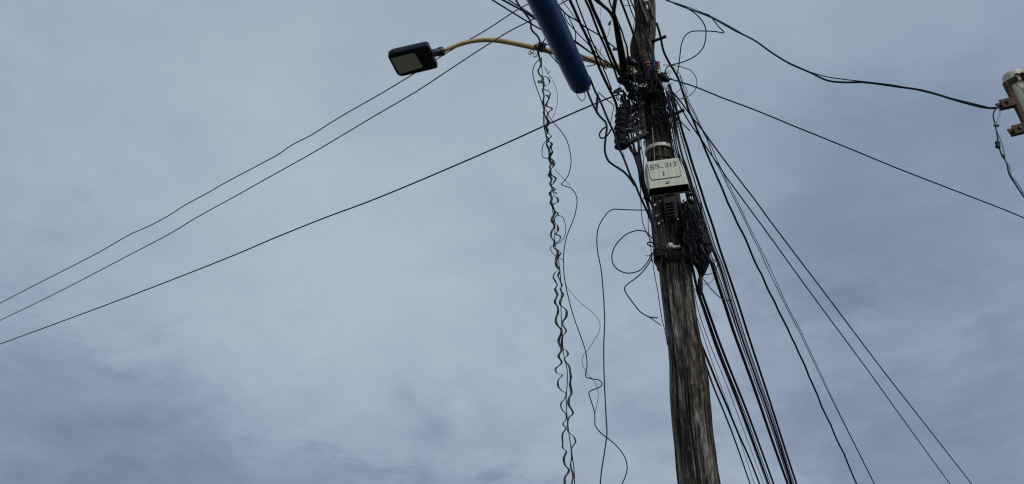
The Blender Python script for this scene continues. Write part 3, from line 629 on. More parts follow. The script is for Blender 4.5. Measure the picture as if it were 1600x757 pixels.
# --- dome closure and what hangs from it
dm = root('dome_closure', at(1092, 380, 5.05)); tag(dm, 'bulky black dome shaped closure clamped to the side of the pole', 'splice closure')
da = run([(1074, 318), (1076, 324), (1079, 336), (1083, 352), (1087, 370), (1091, 388), (1094, 400), (1096, 411), (1096.5, 420), (1096, 428), (1094.5, 434)], 5.06, 5.06)
dr = [10, 14, 16.5, 18, 19.5, 18.5, 17, 14.5, 9.5, 6, 3]
pts = catmull(da, 4); rr = []
for i in range(len(pts)):
    q = i / 4; a = int(min(q, len(dr) - 2)); rr.append((dr[a] + (dr[a + 1] - dr[a]) * (q - a)) * mpp(pts[i]) * .90)
MB().tube(pts, rr, 24).build('dome', M['plastic'], dm)
for (py, cx, hw) in ((352, 1083, 18.6), (384, 1090, 20)):
    c = at(cx, py, 5.06); t = (da[5] - da[3]).normalized()
    MB().tube([c - t * .012, c + t * .012], hw * mpp(c), 24).build('clamp_ring', M['darksteel'], dm)
MB().beam(at(1100, 380, 4.98), at(1106, 377, 5.0), .04, .045).build('clamp_bolt', M['plastic'], dm)
MB().beam(at(1102, 392.5, 4.98), at(1110.5, 389, 5.0), .045, .05).build('clamp_bolt', M['plastic'], dm)
MB().tube(catmull([at(1094, 384, 4.94), at(1099, 393, 4.93), at(1104, 402, 4.94), at(1108, 410, 4.98)], 4), .010, 10).build('strut', M['navy'], dm)
MB().tube(catmull([at(1090, 350, 4.94), at(1094, 357, 4.93), at(1098, 366, 4.94)], 4), .014, 10).build('strut', M['navy'], dm)
MB().tube([at(1076, 313, 5.0), at(1082, 316, 5.0), at(1085, 318, 5.0)], [.018, .02, .014], 10).build('end_plug', M['plastic'], dm)
cp = MB().tube(run([(1094, 430), (1093.8, 434), (1094, 438), (1094.3, 450), (1094.5, 458), (1094.6, 461)], 5.05, 5.05), [.007, .010, .018, .018, .013, .006], 14)
tag(cp.build('drop_connector', M['plastic']), 'small black capsule hanging under the dome closure', 'connector')
cable('loose_wire', 'thin wire arcing from under the dome to the nearby lines', [(1096, 428.5), (1103, 429.5), (1112, 427.5), (1118, 422), (1121, 415), (1119, 409), (1112, 404)], 1.0, 5.05, cat='wire')
cable('loose_wire', 'thin drooping wire below the first arc beside the capsule', [(1096, 444), (1104, 444.5), (1111, 441), (1116, 435)], .8, 5.05, m='hair', cat='wire')
cable('loose_wire', 'slack wire swinging from the capsule top across into the bundle', [(1096, 433), (1105, 444), (1115, 456), (1125, 465), (1133, 469), (1143, 470)], 1.3, 5.05, cat='wire')
# finned black terminal below the box
tm = root('terminal_block', at(1046, 328, 4.97)); tag(tm, 'black finned terminal block tucked under the ivory box', 'terminal block')
bx_ = [(1036, 309), (1056, 306), (1060, 338), (1042, 344)]
MB().prism(rounded([at(x, y, 4.94) for x, y in bx_], .012), rounded([at(x, y, 5.07) for x, y in bx_], .012)).build('casing', M['plastic'], tm, False)
for k in range(5):
    MB().beam(at(1040.5 + k * .5, 318 + 5 * k, 4.93), at(1052.5 + k * .5, 316.4 + 5 * k, 4.93), .018, .010).build('fin', M['plastic'], tm)
MB().tube([at(1047, 305, 4.98), at(1047.5, 313, 4.96)], .014, 10).build('inlet', M['navy'], tm)
# pale plastic tags on the lead-in bundle
for i, (x, y, l, a, lab) in enumerate(((1031.5, 314.5, 4.5, -60, 'upper pale tag on the dark wraps under the box'), (1023.5, 320.5, 5, -50, 'pale tag at the edge of the pole under the box corner'), (1027, 337, 8, -35, 'long grey tag halfway down the dark wraps'),
                                   (1029.5, 349.5, 5, -55, 'round pale tag lowest on the dark wraps'), (1035.5, 346, 3, -70, 'tiny pale tag beside the round one'), (1059, 343, 4, -110, 'pale tag beside the finned terminal block'))):
    q = at(x, y, 5.0); u = Vector((math.cos(R(a)), 0, -math.sin(R(a)))) * l * .0021
    tag(MB().beam(q - u, q + u, .012, .010).build('cable_tag', M['pale'] if i == 2 else M['white']), lab, 'cable tag', 'pale tags below the junction box')

# --- insulator rack on the other flank
rk = root('insulator_rack', at(985, 200, 5.05)); tag(rk, 'black rack of two ribbed spool insulators braced against the pole', 'insulator rack')
for (ax0, ax1) in (((972, 172), (970.5, 200)), ((969.5, 200), (970.5, 231))):
    a, b = at(*ax0, 4.98), at(*ax1, 4.98); n_ = 25; pr = [a.lerp(b, i / (n_ - 1)) for i in range(n_)]
    rad = [(.050 + .0055 * math.cos(i / (n_ - 1) * math.pi * 6)) * (1 if 0 < i < n_ - 1 else .7) for i in range(n_)]
    MB().tube(pr, rad, 22).build('insulator', M['plastic'], rk)
for (a, b, w_) in (((965, 183), (1004, 163), .055), ((968, 194), (1004, 182), .045), ((966, 204), (1004, 190), .040), ((964, 208), (1004, 198), .045), ((970, 229), (1008, 211), .03)):
    MB().beam(at(*a, 5.0), at(*b, 5.06), .06, w_).build('bracket_arm', M['plastic'], rk)
MB().beam(at(1001, 160, 5.06), at(1008, 215, 5.06), .05, .03).build('back_plate', M['darksteel'], rk)
for p in ((992, 189.5), (998, 186)):
    q = at(*p, 4.97); MB().tube([q, q + Vector((0, .03, 0))], .008, 8).build('bolt', M['steel'], rk)

# --- leads on that flank
F = 'lead_in_cable'
cable(F, 'thick lead from the blue closure down over the insulator rack', [(921, 120), (924, 128), (931, 145), (936.5, 155), (942.6, 169), (949, 185), (954, 196), (960, 209), (964, 221), (967, 231), (972.5, 243), (977, 253.6), (982, 267), (986, 277), (992, 287), (996.7, 299), (1008, 324), (1013, 335), (1018, 348)], 2.9, 4.8, 5.06)
cable(F, 'thick lead bulging outward from the blue closure base in a smooth curve', [(913, 131), (916, 138), (922.5, 155), (930, 171), (935, 179), (941, 186), (946, 191), (948, 200), (946.5, 214), (945, 228), (945.2, 237), (947, 244), (951, 252), (958, 257.8), (967, 263.5), (976, 270), (985.5, 281), (992, 291)], 2.9, 4.75, 5.04)
cable(F, 'short stout link joining the two thick leads under the closure', [(934, 148), (933, 160), (932.5, 175), (935, 179)], 3.3, 4.9)
cable('wire_loop', 'small thick teardrop loop on the outward lead by the rack', [(949, 198.5), (943, 201), (938.5, 206), (936.6, 212), (939, 215.8), (945, 215), (950.6, 210), (954, 204), (957, 199)], 2.2, 4.95, cat='wire')
cable('tie_wire', 'slanting tie wire from the thick lead to the thick riser', [(934, 144), (940, 149), (947, 155), (953, 160), (960, 166)], 1.3, 4.9, 5.0, cat='wire')
cable('wire_loop', 'thin wire loop dangling beneath the end of the blue closure', [(901.5, 141), (901, 146), (904, 153), (909, 157.4), (913, 155.8), (914.3, 150), (911.6, 137)], 1.0, 4.82, cat='wire')
cable('tie_wire', 'thin wire slanting down to the loop beside the rack', [(959.5, 166), (956.5, 180), (954, 194)], 1.1, 4.98, cat='wire')
cable('tie_wire', 'thin U shaped wire hanging from the dead end clamp', [(967, 146), (966, 154), (968, 158.5), (976, 160.5)], .9, 5.0, cat='wire')
cable('tie_wire', 'grey wire draped across the rack onto the pole', [(962, 198), (975, 201), (990, 202), (1003, 204), (1014, 208)], .9, 4.93, 5.0, m='pale', cat='wire')
cable('tie_wire', 'pale wire hanging down the pole face onto the box', [(1019, 200), (1020.5, 215), (1021.5, 230), (1022.8, 252)], 1.1, 4.98, 4.93, m='pale', cat='wire')
cable('loose_wire', 'frayed twig of wire on the lead beside the box', [(974, 238), (975.5, 246), (977, 254)], .8, 5.02, m='hair', cat='wire')
LB = ['stout cable on the open side of the clutch between rack and box', 'cable second from the sky in the clutch by the box', 'cable crossing over its neighbours left of the box lettering', 'slim cable in the clutch nearest the box wall', 'cable in the clutch that dips behind the box bottom', 'thin cable winding down the clutch to the strap']
for i in range(6):
    j = lambda a: random.uniform(-a, a)
    cable('clutched_cable', LB[i], [(975 + 5 * i + j(3), 160 + j(8)), (980 + 4.4 * i, 195 + j(4)), (985 + 3.6 * i + j(2), 228), (993 + 2.2 * i + j(2), 246), (997 + 1.8 * i + j(1.5), 266), (1001.5 + 1.3 * i + j(1), 285), (1008 + 1.2 * i, 306), (1014 + 1.6 * i + j(2), 326), (1019 + 2 * i, 348), (1023 + 2 * i + j(2), 375), (1027 + 2.2 * i, 400)], (3.6, 2.6, 1.8, 2.4, 2.6, 1.2)[i], 5.02, m=('black', 'black', 'grey', 'black', 'navy', 'black')[i], group='clutch of cables between rack and box')
cable(F, 'curved cable under the rack swinging into the clutch', [(981, 226), (984, 233), (990, 240), (998, 237), (1001, 230)], 2.2, 5.0)

# --- loops hanging out to the side of the pole
cable('hanging_cable', 'black wire squared off at the top then falling straight out of sight', [(1022, 331), (1017, 329), (995, 328.6), (970, 327.6), (958.7, 327.4), (951, 331), (945, 338), (939.6, 346), (934.5, 358), (932.5, 374), (934, 395), (939, 420), (942, 450), (944, 480), (944.8, 503), (943.2, 544), (944.4, 600), (945.6, 624), (947.5, 660), (948.3, 677), (944, 710), (940, 735), (938, 757)], 1.55, 5.02, ext1=.8)
cable('wire_loop', 'big open ring of black wire beside the silver buckle', [(1020, 374), (1009, 362.6), (996.7, 360.5), (986, 363), (974, 370), (963, 382), (957.5, 393), (956, 404), (958.7, 414), (966, 422), (979, 427), (995, 425), (1002, 421), (1008, 415), (1014, 406), (1018, 396)], 1.6, 5.0, cat='wire')
cable('hanging_cable', 'black wire with a sharp elbow and a forked tip', [(1020, 395), (1017, 406), (1011, 416.5), (1003, 426), (992, 436), (982, 443), (977, 448), (976, 453), (980.5, 462), (988, 472), (995, 481.5), (1000, 487), (1006, 491.5), (1015.7, 495.8), (1022, 496.8), (1028.5, 497)], 1.6, 5.0)
cable('loose_wire', 'short tip forking off the elbowed wire', [(1006, 491.5), (1013, 495), (1020.5, 500), (1026, 504), (1032.6, 508.7)], 1.2, 5.0, cat='wire')
cable('hanging_cable', 'thin straight wire dropping beside the pole flank', [(1019, 404), (1022, 425), (1027, 451), (1034.7, 500), (1039, 517), (1043, 540)], 1.1, 5.08)
cable('tie_wire', 'slack thin wire curving beside the lead below the box', [(1000, 290), (1001.5, 313), (1002.5, 335), (1005, 351), (1010, 363), (1018, 378), (1024, 388)], 1.1, 5.02, cat='wire')
cable('tie_wire', 'near vertical thin wire just beside the pole under the box', [(1011, 309), (1012.5, 332), (1013.3, 362), (1017, 389), (1018.5, 410)], 1.0, 5.04, cat='wire')
cable('loose_wire', 'tiny hooked stub of wire by the ring of wire', [(1008.5, 400), (1013, 400.2), (1018, 397.5)], 1.1, 5.0, cat='wire')
cable('wire_loop', 'thick short loop wrapped across the silver buckle', [(1040, 386), (1030, 382), (1020, 379), (1012.5, 379.5), (1012, 382), (1018, 385), (1030, 389), (1042, 391), (1055, 394), (1066, 399), (1072, 403)], 1.9, 4.99, 4.98, cat='wire')
cable('wire_loop', 'fine wire curl hanging on the pole face under the buckle', [(1078, 382), (1079, 390), (1075, 398), (1069, 404), (1064.5, 412), (1064, 420), (1067, 427), (1073, 430.5)], 1.0, 4.98, m='grey', cat='wire')

# --- springy coils hanging from the lamp arm
YH = 5.12
def ribbon(name, label, pts_px, thick, thin, Y=YH, amp=.02, seed=0, ext=0.6):
    P = []
    for i, p in enumerate(pts_px): P.append(at(p[0], p[1], Y + amp * math.sin(i * 1.5708 + seed)))
    pts = catmull(P, 6); rad = []
    for i in range(len(pts)):
        t = (pts[min(i + 1, len(pts) - 1)] - pts[max(i - 1, 0)]).normalized()
        k = abs(t.z) ** 3
        rad.append((thin + (thick - thin) * k) * mpp(pts[i]) / 2)
    # smooth the width along the strip
    rad = [sum(rad[max(0, i - 1):i + 2]) / len(rad[max(0, i - 1):i + 2]) for i in range(len(rad))]
    if ext: pts.append(pts[-1] + Vector((.01, 0, -ext))); rad.append(rad[-1])
    o = MB().tube(pts, rad, 8, True, .6).build(name, M['coil']); tag(o, label, 'coiled wire'); return o
ribbon('coiled_wire', 'springy black coiled strip hanging from the arm knot, the more tightly curled', [(845, 74), (841, 80), (844, 94), (845, 103), (841, 110), (843, 117), (848, 122), (845, 130), (841, 127), (848, 127), (850, 134), (848, 142), (850, 150), (848.4, 160), (851, 170), (849.5, 177), (853, 184), (855.5, 191), (853, 198), (856, 205), (853.5, 211), (857, 218), (854, 225), (857, 232), (859.6, 239), (858, 248), (862, 256), (859, 262), (860.5, 267), (857.5, 273), (862, 280), (860, 288), (864, 296), (859, 302), (862, 309), (861, 318), (865, 326), (867, 333), (863, 340), (862.5, 346), (866, 354), (862, 362), (861, 370), (866, 378), (865.5, 387), (872, 394), (869, 404), (870, 414), (873.5, 421), (867, 427), (864.5, 434), (868, 440), (870.6, 446), (867.5, 452), (871, 461), (867, 472), (871.6, 481), (871.8, 489), (869, 497), (869.5, 506), (877.5, 517.5), (872.8, 533), (877.5, 547), (872.8, 557), (877.7, 567), (868, 577), (871, 584), (878.7, 586.5), (872.5, 594), (872, 603), (878, 611), (884.7, 615), (883, 622), (876.5, 631), (878, 640), (884.7, 648), (884, 656), (879.5, 663), (884, 669), (879, 679), (879.2, 692), (879.6, 700.7), (884.8, 705.4), (881, 717), (883, 727), (889, 735.5), (882.5, 747), (882.5, 757)], 5.0, 1.2)
ribbon('coiled_wire', 'springy black coiled strip with wide bellies, looser beside the tight one', [(848, 120), (855, 121), (858.5, 127), (857, 133), (852, 134), (849, 140), (856, 142), (860, 147), (856.5, 151.5), (853, 149), (858, 153), (855, 160), (853.5, 165), (862.8, 170.5), (857, 176), (854.5, 184), (858.5, 192), (854, 200), (856, 208), (861.5, 213), (855, 220), (862, 224.5), (860.5, 231), (863, 238), (859, 246), (864.5, 252), (865, 259), (860, 266), (861, 273), (868.5, 279), (865, 286), (862, 291), (867, 295), (864, 301), (870.5, 302), (864, 306), (870, 309), (871.5, 316), (864, 320), (866, 329), (872, 334), (866.5, 341), (866, 347), (871, 353), (872, 360), (869, 366), (875.5, 370), (874, 376), (867, 381), (866, 388), (873.5, 392), (876.5, 396), (872, 402), (868.5, 410), (871, 419), (875, 423), (872, 430), (875, 438), (878, 447), (875, 452), (880, 460), (877, 467), (875.4, 476), (884.7, 485.2), (884.7, 495), (878.5, 505.6), (884.5, 517.5), (878.7, 527), (879.4, 546), (884, 547), (887.5, 554), (882, 562), (889, 572), (891, 582), (892, 589), (890.8, 600), (893, 614.6), (889.5, 622), (888.5, 632), (895.4, 646), (889, 653), (886.7, 664), (888, 675), (896, 682), (899.3, 690), (893, 701), (893.5, 715), (891.5, 728), (895.4, 743), (893, 757)], 4.7, 1.2, seed=2)
H = 'hanging_wire'
cable(H, 'nearly straight wire running down inside the two coiled strips', [(846, 90), (848, 130), (851, 175), (852, 205), (858, 245), (861, 290), (862, 320), (867, 350), (867, 378), (873, 410), (877, 450), (876.5, 480), (878, 515), (881, 556), (886, 577), (886.3, 600), (884.7, 620), (886, 650), (888.3, 672), (892, 700), (896.4, 729), (898, 757)], 1.2, YH, ext1=.6, cat='wire')
cable(H, 'bowed wire looping outward beside the knot at the coil top', [(842, 94), (838, 98), (834.5, 103.6), (832.5, 111.5), (834, 123.4), (838.5, 138), (845, 156), (848, 165), (850, 175), (849, 188), (851, 203), (854, 216)], 1.3, YH - .02, cat='wire')
cable(H, 'hairline wire arching away from the upper coils towards the closure', [(850, 105), (855.7, 115), (863, 125), (868, 136), (871, 148), (871, 160), (868, 173), (863, 185)], .7, YH, m='hair', cat='wire')
cable(H, 'zigzag wisp of wire at the top of the coils', [(851, 105), (854, 108), (853, 111), (857, 110), (856, 114), (860, 112), (857, 116)], .6, YH, m='hair', cat='wire')
cable(H, 'thin side loop bulging left of the coils below the crossing wire', [(853, 221), (849, 226), (847, 234), (847, 241), (849, 246.5), (857, 248)], 1.1, YH - .02, cat='wire')
cable(H, 'long wavy wire kinked sharply in two places below the coils', [(853, 172), (857, 180), (864, 191), (875.5, 204), (884.7, 218), (890, 234), (892.3, 250), (891.5, 261), (887.4, 275), (882, 283), (877, 288.3), (883, 291.3), (891.3, 294), (898, 301), (901.6, 313), (900.5, 326), (896, 343), (890, 358), (885, 372), (881.5, 390), (880.3, 405), (881, 425), (883.5, 444), (891.8, 479.5), (898, 500), (906, 522), (912, 539), (915.8, 553), (917.3, 571), (915, 587.6), (917, 590), (927, 592.5), (936, 594.3), (941, 599.6), (938, 604.5), (930, 608), (920.5, 613), (921, 619), (924, 628), (929, 645), (929.5, 658), (930, 665), (937, 675), (946.5, 683), (957, 691), (965.5, 699.5), (973, 709), (977.6, 718), (980, 731), (977, 745), (971.5, 757)], 1.35, YH - .05, ext1=.5, cat='wire')
cable(H, 'hairline wire straying from the coils across the kinked wire', [(867, 265), (875, 274), (884, 283), (891, 290)], .7, YH, m='hair', cat='wire')
cable(H, 'faint hairline bulging towards the squared off wire lower down', [(883, 440), (886, 449), (893, 458), (901, 467.6), (910, 476), (920, 484), (928, 491), (933.4, 497), (937, 505), (937.6, 512), (935, 521), (930, 529.4), (923, 541), (917, 549), (911, 557), (909.6, 562), (911, 572), (917, 583), (923, 590), (929, 596), (933, 606), (934.8, 617), (933.6, 627), (932, 636.5), (930, 645)], .75, YH, m='hair', cat='wire')
cable(H, 'thin loop standing off the coils halfway down', [(869, 336.6), (874, 337.3), (879, 339.6), (882.7, 348.5), (884, 360), (881, 372), (875, 378.5), (868, 382.5)], 1.0, YH, cat='wire')
cable(H, 'small loop crossing behind the coils to touch the kinked wire', [(866, 384), (860, 387), (862, 394), (869, 401), (875, 404), (880, 407.5)], 1.0, YH + .02, cat='wire')
# the knot round the arm
random.seed(11)
kb = MB()
for i in range(16):
    c = Vector((843 + random.uniform(-6, 7), 74 + random.uniform(-6, 6), 0)); a0 = random.uniform(0, 6.28); rr = random.uniform(2.5, 6)
    seq = [at(c.x + rr * math.cos(a0 + k * .9) * random.uniform(.6, 1.2), c.y + rr * .8 * math.sin(a0 + k * .9) * random.uniform(.6, 1.2), YH + .07 * math.sin(k * 1.4 + i)) for k in range(7)]
    kb.tube(catmull(seq, 4), random.choice((.0028, .0036, .005)), 6)
for c in ((828, 82), (836, 86), (831, 80)):
    seq = [at(c[0] + 3.2 * math.cos(k * 1.1) * (1 + .2 * math.sin(k * 2)), c[1] + 2.6 * math.sin(k * 1.1) + .2 * k, YH) for k in range(9)]
    kb.tube(catmull(seq, 4), .0022, 6)
for seq in ([(848, 70), (852, 60), (855, 58)], [(845, 70), (856, 70), (866, 69)], [(848, 72), (858, 84), (868, 95), (872, 100)], [(838, 76), (850, 80), (852, 72)]):
    kb.tube(catmull([at(x, y, 5.06) for x, y in seq], 4), .005, 6)
tag(kb.build('wire_knot', M['black']), 'messy knot of wire tied round the cream lamp arm', 'wire knot')

# --- clamps, ties and clutter at the crossing of all cables
def clamp(label, a, b, r0, r1, Y, m='plastic', cat='cable clamp', name='cable_clamp', group='clamps crowded round the pole'):
    A, B_ = at(*a, Y), at(*b, Y - .03); k = [0, .08, .3, .55, .8, 1]
    pr = [A.lerp(B_, t) for t in k]; rad = [q * mpp(A) for q in (r0 * .6, r0, r0 * 1.05, (r0 + r1) / 2, r1, r1 * .55)]
    o = root(name, A); tag(o, label, cat, group)
    MB().tube(pr, rad, 14).build('body', M[m], o)
    MB().tube([A.lerp(B_, .36), A.lerp(B_, .44)], r0 * 1.22 * mpp(A), 14).build('collar', M['darksteel'], o)
    return o
clamp('navy rounded clamp gripping the long straight wire', (1031, 118), (1045, 126), 6.5, 5.2, 5.0, 'navy')
clamp('oval black clamp lodged by the pole knot above the red blocks', (980, 93), (993, 101), 6.5, 5.5, 5.0, 'navy')
clamp('black wedge clamp at the end of the cream arm', (968, 112), (984, 124), 5.5, 6.5, 5.02)
clamp('stubby black clamp under the wedge clamp', (966, 124), (982, 131), 5.0, 6.5, 5.0)
clamp('black clamp set against the pole front below the blue strap', (986, 119), (1000, 128), 6, 4, 4.98)
clamp('slim black clamp beside the loops at the crossing', (1022, 128), (1034, 138), 5.0, 4.0, 5.0)
clamp('dark clamp half hidden behind the riser cables', (980, 133), (992, 144), 6.5, 5, 5.02)
clamp('small dark clamp above the insulator rack', (985, 146), (996, 158), 6, 4.5, 5.03)
# dead-end fin on the risers
fn = [(956.5, 145.5), (960, 141), (968, 136.5), (972, 138), (971, 144), (966, 146.5), (959, 147.5)]
tag(MB().prism(rounded([at(x, y, 4.96) for x, y in fn], .008, 3), rounded([at(x, y, 5.0) for x, y in fn], .008, 3)).build('dead_end_clamp', M['plastic'], None, False), 'pointed black dead end clamp jutting toward the risers', 'cable clamp')
# red blocks and blue strap
for (x0_, x1_, y0_, y1_, lab) in ((1007.5, 1020, 95, 110, 'larger red plastic block on the pole under the step bolt'), (1023.5, 1030.5, 95, 109, 'smaller red plastic block beside the blue strap')):
    o = root('red_connector', at((x0_ + x1_) / 2, y1_, 5.0)); tag(o, lab, 'connector')
    lp = [(x0_, y0_ + 1.5), (x1_, y0_), (x1_ + 1, y1_ - 1), (x0_ + 2, y1_)]
    MB().prism(rounded([at(x, y, 4.97) for x, y in lp], .012), rounded([at(x, y, 5.06) for x, y in lp], .012)).build('housing', M['red'], o, False)
    for k in range(3):
        yy = y0_ + 3.4 + 4.1 * k + .5 * math.sin(k * 5 + x0_)
        MB().beam(at(x0_ + 1, yy + .5, 4.965), at(x1_ - .3, yy - .8, 4.968), .010, .006).build('rib', M['red'], o)
cable('blue_strap', 'bright blue strap looped down the pole face between the red blocks', [(1019.5, 88), (1021.5, 97), (1020, 106), (1014, 112), (1009.5, 113), (1010.5, 119), (1013, 127)], 4.2, 4.955, m='bluestrap', cat='strap')
cable('blue_strap', 'thin blue strap hanging on the pole flank by the lower step bolt', [(1040, 152), (1043, 160), (1046.5, 168), (1048, 178)], 2.2, 5.06, m='bluestrap', cat='strap')
# pale porcelain remnant
pp_ = [(996, 135), (1003, 131), (1010, 127.5), (1011, 134), (1008, 136.5)]
tag(MB().prism([at(x, y, 4.96) for x, y in pp_], [at(x, y, 5.03) for x, y in pp_]).build('bracket_tab', M['steel'], None, False), 'pale grey triangular metal tab showing through the wire tangle', 'bracket')
# uncountable tangle wound round the pole head
random.seed(23)
tb = MB()
def on_pole(a, py, lift):
    z = at(1015, py, YP - .13).z; cx, rr = pole_at(z); return Vector((cx + math.cos(a) * (rr + lift), YP + math.sin(a) * (rr + lift), z))
for i in range(70):            # strands wound round the wood
    y0_ = random.uniform(112, 182) if random.random() < .8 else random.uniform(183, 200); a0 = random.uniform(3.0, 5.2); sp = random.uniform(.5, 1.9) * random.choice((-1, 1)); dy = random.uniform(-14, 26)
    seq = [on_pole(a0 + sp * k / 6, y0_ + dy * k / 6 + random.uniform(-2, 2), random.uniform(.008, .035)) for k in range(7)]
    tb.tube(catmull(seq, 3), random.choice((.0025, .0035, .0035, .005)), 5)
for i in range(26):            # strands running along the wood
    a0 = random.uniform(3.2, 6.1); y0_ = random.uniform(100, 170); ln_ = random.uniform(30, 80)
    seq = [on_pole(a0 + random.uniform(-.12, .12), y0_ + ln_ * k / 5, random.uniform(.006, .03)) for k in range(6)]
    tb.tube(catmull(seq, 3), random.choice((.003, .004)), 5)
for i in range(34):            # loops among the clamps
    c = (random.uniform(968, 1002), random.uniform(108, 160)); rr = random.uniform(3, 9); a0 = random.uniform(0, 6.28)
    seq = [at(c[0] + rr * math.cos(a0 + k * .8) * random.uniform(.6, 1.3), c[1] + rr * math.sin(a0 + k * .8) * random.uniform(.6, 1.3), 4.99 + .06 * math.sin(k + i)) for k in range(6)]
    tb.tube(catmull(seq, 3), random.choice((.0025, .0035, .005)), 5)
for i in range(30):            # straggling ends left of the head
    x, y = random.uniform(966, 996), random.uniform(140, 165)
    seq = [at(x + 2.6 * k + random.uniform(-3, 3), y + 7 * k, 5.0 + random.uniform(-.03, .05)) for k in range(5)]
    tb.tube(catmull(seq, 3), random.choice((.003, .005, .006)), 5)
for i in range(30):            # strands sagging in front of the red blocks and clamps
    x, y = random.uniform(984, 1030), random.uniform(94, 124); ln_ = random.uniform(14, 40); an = random.uniform(.3, 2.0)
    seq = [at(x + ln_ * k / 4 * math.cos(an) + random.uniform(-2.5, 2.5), y + ln_ * k / 4 * math.sin(an) + random.uniform(-2, 2), 4.93 + random.uniform(-.02, .03)) for k in range(5)]
    tb.tube(catmull(seq, 4), random.choice((.0025, .0035, .005)), 5)
for i in range(22):            # loose loops springing off the flank
    a0 = random.uniform(0, 6.28); c = (random.uniform(1030, 1056), random.uniform(112, 200)); rr = random.uniform(3, 8)
    seq = [at(c[0] + rr * math.cos(a0 + k * .7) * random.uniform(.5, 1.2), c[1] + 1.5 * rr * math.sin(a0 + k * .7), 5.02 + .05 * math.sin(k + i)) for k in range(5)]
    tb.tube(catmull(seq, 4), random.choice((.002, .003)), 5)
for i in range(7):            # strands hanging over the insulator rack
    x, y = random.uniform(960, 1000), random.uniform(158, 205)
    seq = [at(x + random.uniform(-1, 2.6) * k, y + random.uniform(6, 9) * k, 4.91 + random.uniform(-.02, .03)) for k in range(random.choice((4, 5, 6)))]
    tb.tube(catmull(seq, 4), random.choice((.0025, .004, .006)), 5)
tag(tb.build('wire_tangle', M['black']), 'dense tangle of black wire wound round the upper pole', 'wire tangle', None, 'stuff')
tb = MB()
for i in range(24):
    y0_ = random.uniform(310, 400); a0 = random.uniform(3.3, 6.0); sp = random.uniform(.3, 1.2) * random.choice((-1, 1)); dy = random.uniform(-18, 30)
    def on_low(a, py, lift):
        z = at(1045, py, YP - .13).z; cx, rr = pole_at(z); return Vector((cx + math.cos(a) * (rr + lift), YP + math.sin(a) * (rr + lift), z))
    seq = [on_low(a0 + sp * k / 6, min(y0_ + dy * k / 6, 408) + random.uniform(-2, 2), random.uniform(.006, .03)) for k in range(7)]
    tb.tube(catmull(seq, 3), random.choice((.0025, .0035, .005)), 5)
for i in range(26):
    x = random.uniform(1062, 1092); y = random.uniform(312, 350)
    seq = [at(x + 2.2 * k + random.uniform(-3, 3), y + 10 * k, 4.93 + random.uniform(-.02, .03)) for k in range(5)]
    tb.tube(catmull(seq, 3), random.choice((.003, .004, .006)), 5)
for i in range(30):            # cables and wires running over the dome
    x = random.uniform(1064, 1096); y = random.uniform(312, 395); sl = random.uniform(-.25, .5)
    seq = [at(min(x + sl * 9 * k + random.uniform(-2.5, 2.5), 1101), y + 9 * k, 4.93 + random.uniform(-.03, .03)) for k in range(random.choice((3, 4, 5)))]
    tb.tube(catmull(seq, 4), random.choice((.0025, .004, .006, .009)), 6)
for i in range(8):
    a0 = random.uniform(0, 6.28); c = (random.uniform(1060, 1100), random.uniform(318, 408)); rr = random.uniform(4, 10)
    seq = [at(c[0] + rr * math.cos(a0 + k * .8), c[1] + rr * math.sin(a0 + k * .8), 4.92 + .03 * math.sin(k + i)) for k in range(5)]
    tb.tube(catmull(seq, 4), random.choice((.0025, .0035)), 5)
tag(tb.build('wire_tangle', M['black']), 'lower tangle of dark wire wound between box and silver buckle', 'wire tangle', None, 'stuff')

# ------------------------------------------------------------------ white service mast at the edge of the view
YM = 3.22
mt0 = at(1582.5, 118.5, YM); mdir = (at(1629.5, 214.5, YM) - mt0).normalized()
foot = mt0 + mdir * (mt0.z / -mdir.z)
mast = root('service_mast', foot); tag(mast, 'white steel pipe with rusty clamp where the service cable lands', 'service mast')
rm = 15.0 * mpp(mt0)
def al(d): return mt0 + mdir * d
MB().tube([al(-.012), al(-.008), al(0), al(.004), foot], [rm * .72, rm * .94, rm, rm, rm], 32).build('pipe', M['mast'], mast)
ua = mdir
def ringpt(d, ang, lift=0.0):
    x = Vector((1, 0, 0)); x = (x - ua * x.dot(ua)).normalized(); y = ua.cross(x)      # x to the side, y towards/away
    if y.y > 0: y = -y
    return al(d) + x * math.cos(ang) * (rm + lift) + y * math.sin(ang) * (rm + lift)
def strap(d, hh, th):
    b = MB(); n_ = 40
    for i in range(n_):
        a = 2 * math.pi * i / n_
        for (dr, dd) in ((-.004, -hh), (th, -hh), (th, hh), (-.004, hh)): b.v.append(ringpt(d + dd, a, dr))
    for i in range(n_):
        q = (i + 1) % n_
        for j in range(4): b.f.append((i*4 + j, i*4 + (j+1) % 4, q*4 + (j+1) % 4, q*4 + j))
    return b
cl = strap(.055, .016, .008).build('clamp', M['rust'], mast)
strap(.42, .016, .008).build('clamp', M['rust'], mast)
yy = ringpt(0, math.pi / 2) - al(0); yy.normalize()
for s_ in (-.010, .010):
    p = ringpt(.050, 1.80 + s_ * 22, .008); MB().beam(p - ua * .022, p + ua * .024, .008, .020, yy).build('ear', M['rust'] if s_ < 0 else M['white'], cl)
p = ringpt(.044, 1.80, .022); xx = (ringpt(0, 0) - al(0)).normalized(); MB().tube([p - xx * .034, p + xx * .022], .005, 8).build('bolt', M['rust'], cl)
back = MB().beam(ringpt(.045, 3.05, .010), ringpt(.46, 3.05, .010), .028, .024, yy).build('back_bar', M['rust'], mast)
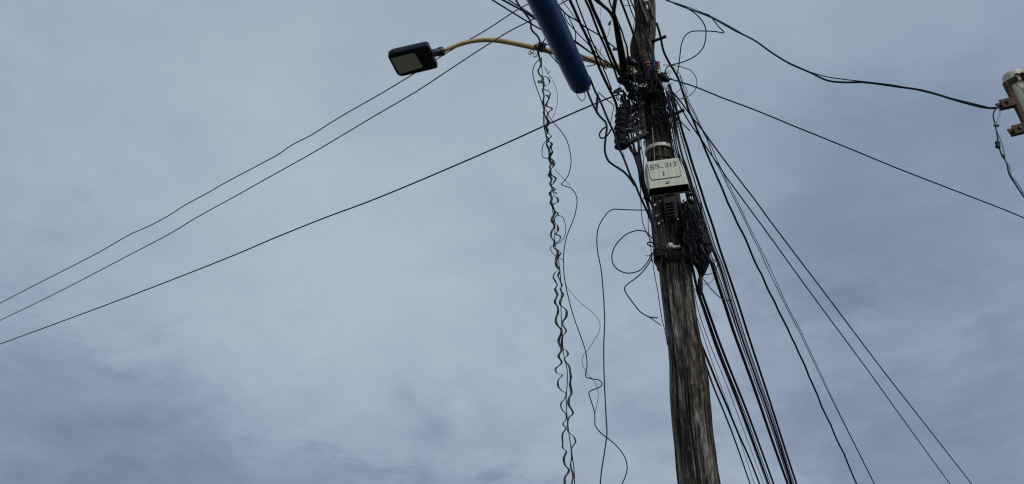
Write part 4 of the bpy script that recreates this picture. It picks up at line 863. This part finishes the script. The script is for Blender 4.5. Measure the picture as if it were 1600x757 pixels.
for (d, le) in ((.172, .088), (.335, .088)):
    a = ringpt(d, 3.1, .014); dirx = (a - al(d)).normalized(); dirx = (dirx + Vector((-.1, 0, -.22))).normalized()
    k = MB(); b_ = a + dirx * le
    up_ = ua
    side_ = dirx.cross(up_).normalized()
    k.beam(a + side_ * .016, b_ + side_ * .016, .005, .048, up_); k.beam(a - side_ * .016, b_ - side_ * .016, .005, .048, up_); k.beam(a + up_ * .022, b_ + up_ * .022, .034, .005, up_)
    ar_ = k.build('cable_bracket', M['rust'], mast, False)
    q = a + dirx * le * .62
    MB().tube([q - side_ * .030, q + side_ * .030], .009, 10).build('bolt', M['rust'], ar_)
    MB().tube([q + up_ * .014 - side_ * .012, q - up_ * .012 - side_ * .012], .015, 12).build('roller', M['darksteel'], ar_)
# rust run below the clamp ear: a stain with its own outline, following the pipe
st = MB(); pr = [(.070, 1.0), (.070, 1.85), (.092, 1.75), (.105, 1.55), (.15, 1.50), (.165, 1.42), (.13, 1.34), (.112, 1.15)]
st.v = [ringpt(d, a_ + .62, .0012) for d, a_ in pr] + [ringpt(d, a_ + .62, -.002) for d, a_ in pr]; n_ = len(pr)
for j in range(n_): st.f.append((j, (j + 1) % n_, n_ + (j + 1) % n_, n_ + j))
st.f.append(tuple(range(n_))); st.build('rust_stain', M['stain'], mast, False)
cable(D, 'dark dangling lead looping from the service cable end down past the pipe', [(1558.5, 169), (1553.5, 174), (1552, 182), (1554.5, 193), (1556.5, 203), (1558.4, 213), (1560, 225), (1565, 241.7), (1573, 255), (1576.6, 271.4), (1586.5, 288), (1600, 308)], 1.9, 3.2, ext1=.8)
cable(D, 'pale blue lead twisting with the dark one below the pipe bracket', [(1559, 169), (1562.5, 174), (1561.5, 182), (1557.5, 191), (1557.5, 203), (1561.7, 215), (1566.5, 228), (1569, 240), (1571, 250), (1577, 260), (1580, 274), (1589, 286), (1601, 304)], 1.7, 3.18, m='lbcable', ext1=.8)
tag(MB().beam(at(1553.5, 195, 3.18), at(1560.5, 196.5, 3.18), .018, .014).build('cable_clip', M['pale']), 'pale clip pinching the loop under the pipe bracket', 'clip')
tag(MB().beam(at(1558.6, 222, 3.17), at(1559.4, 231, 3.17), .016, .020).build('cable_clip', M['plastic']), 'dark square clip on the dangling leads by the pipe', 'clip')
tag(MB().beam(at(1566.5, 242, 3.17), at(1568.5, 246, 3.17), .010, .014).build('cable_clip', M['rust']), 'small brown clip lower on the dangling leads', 'clip')
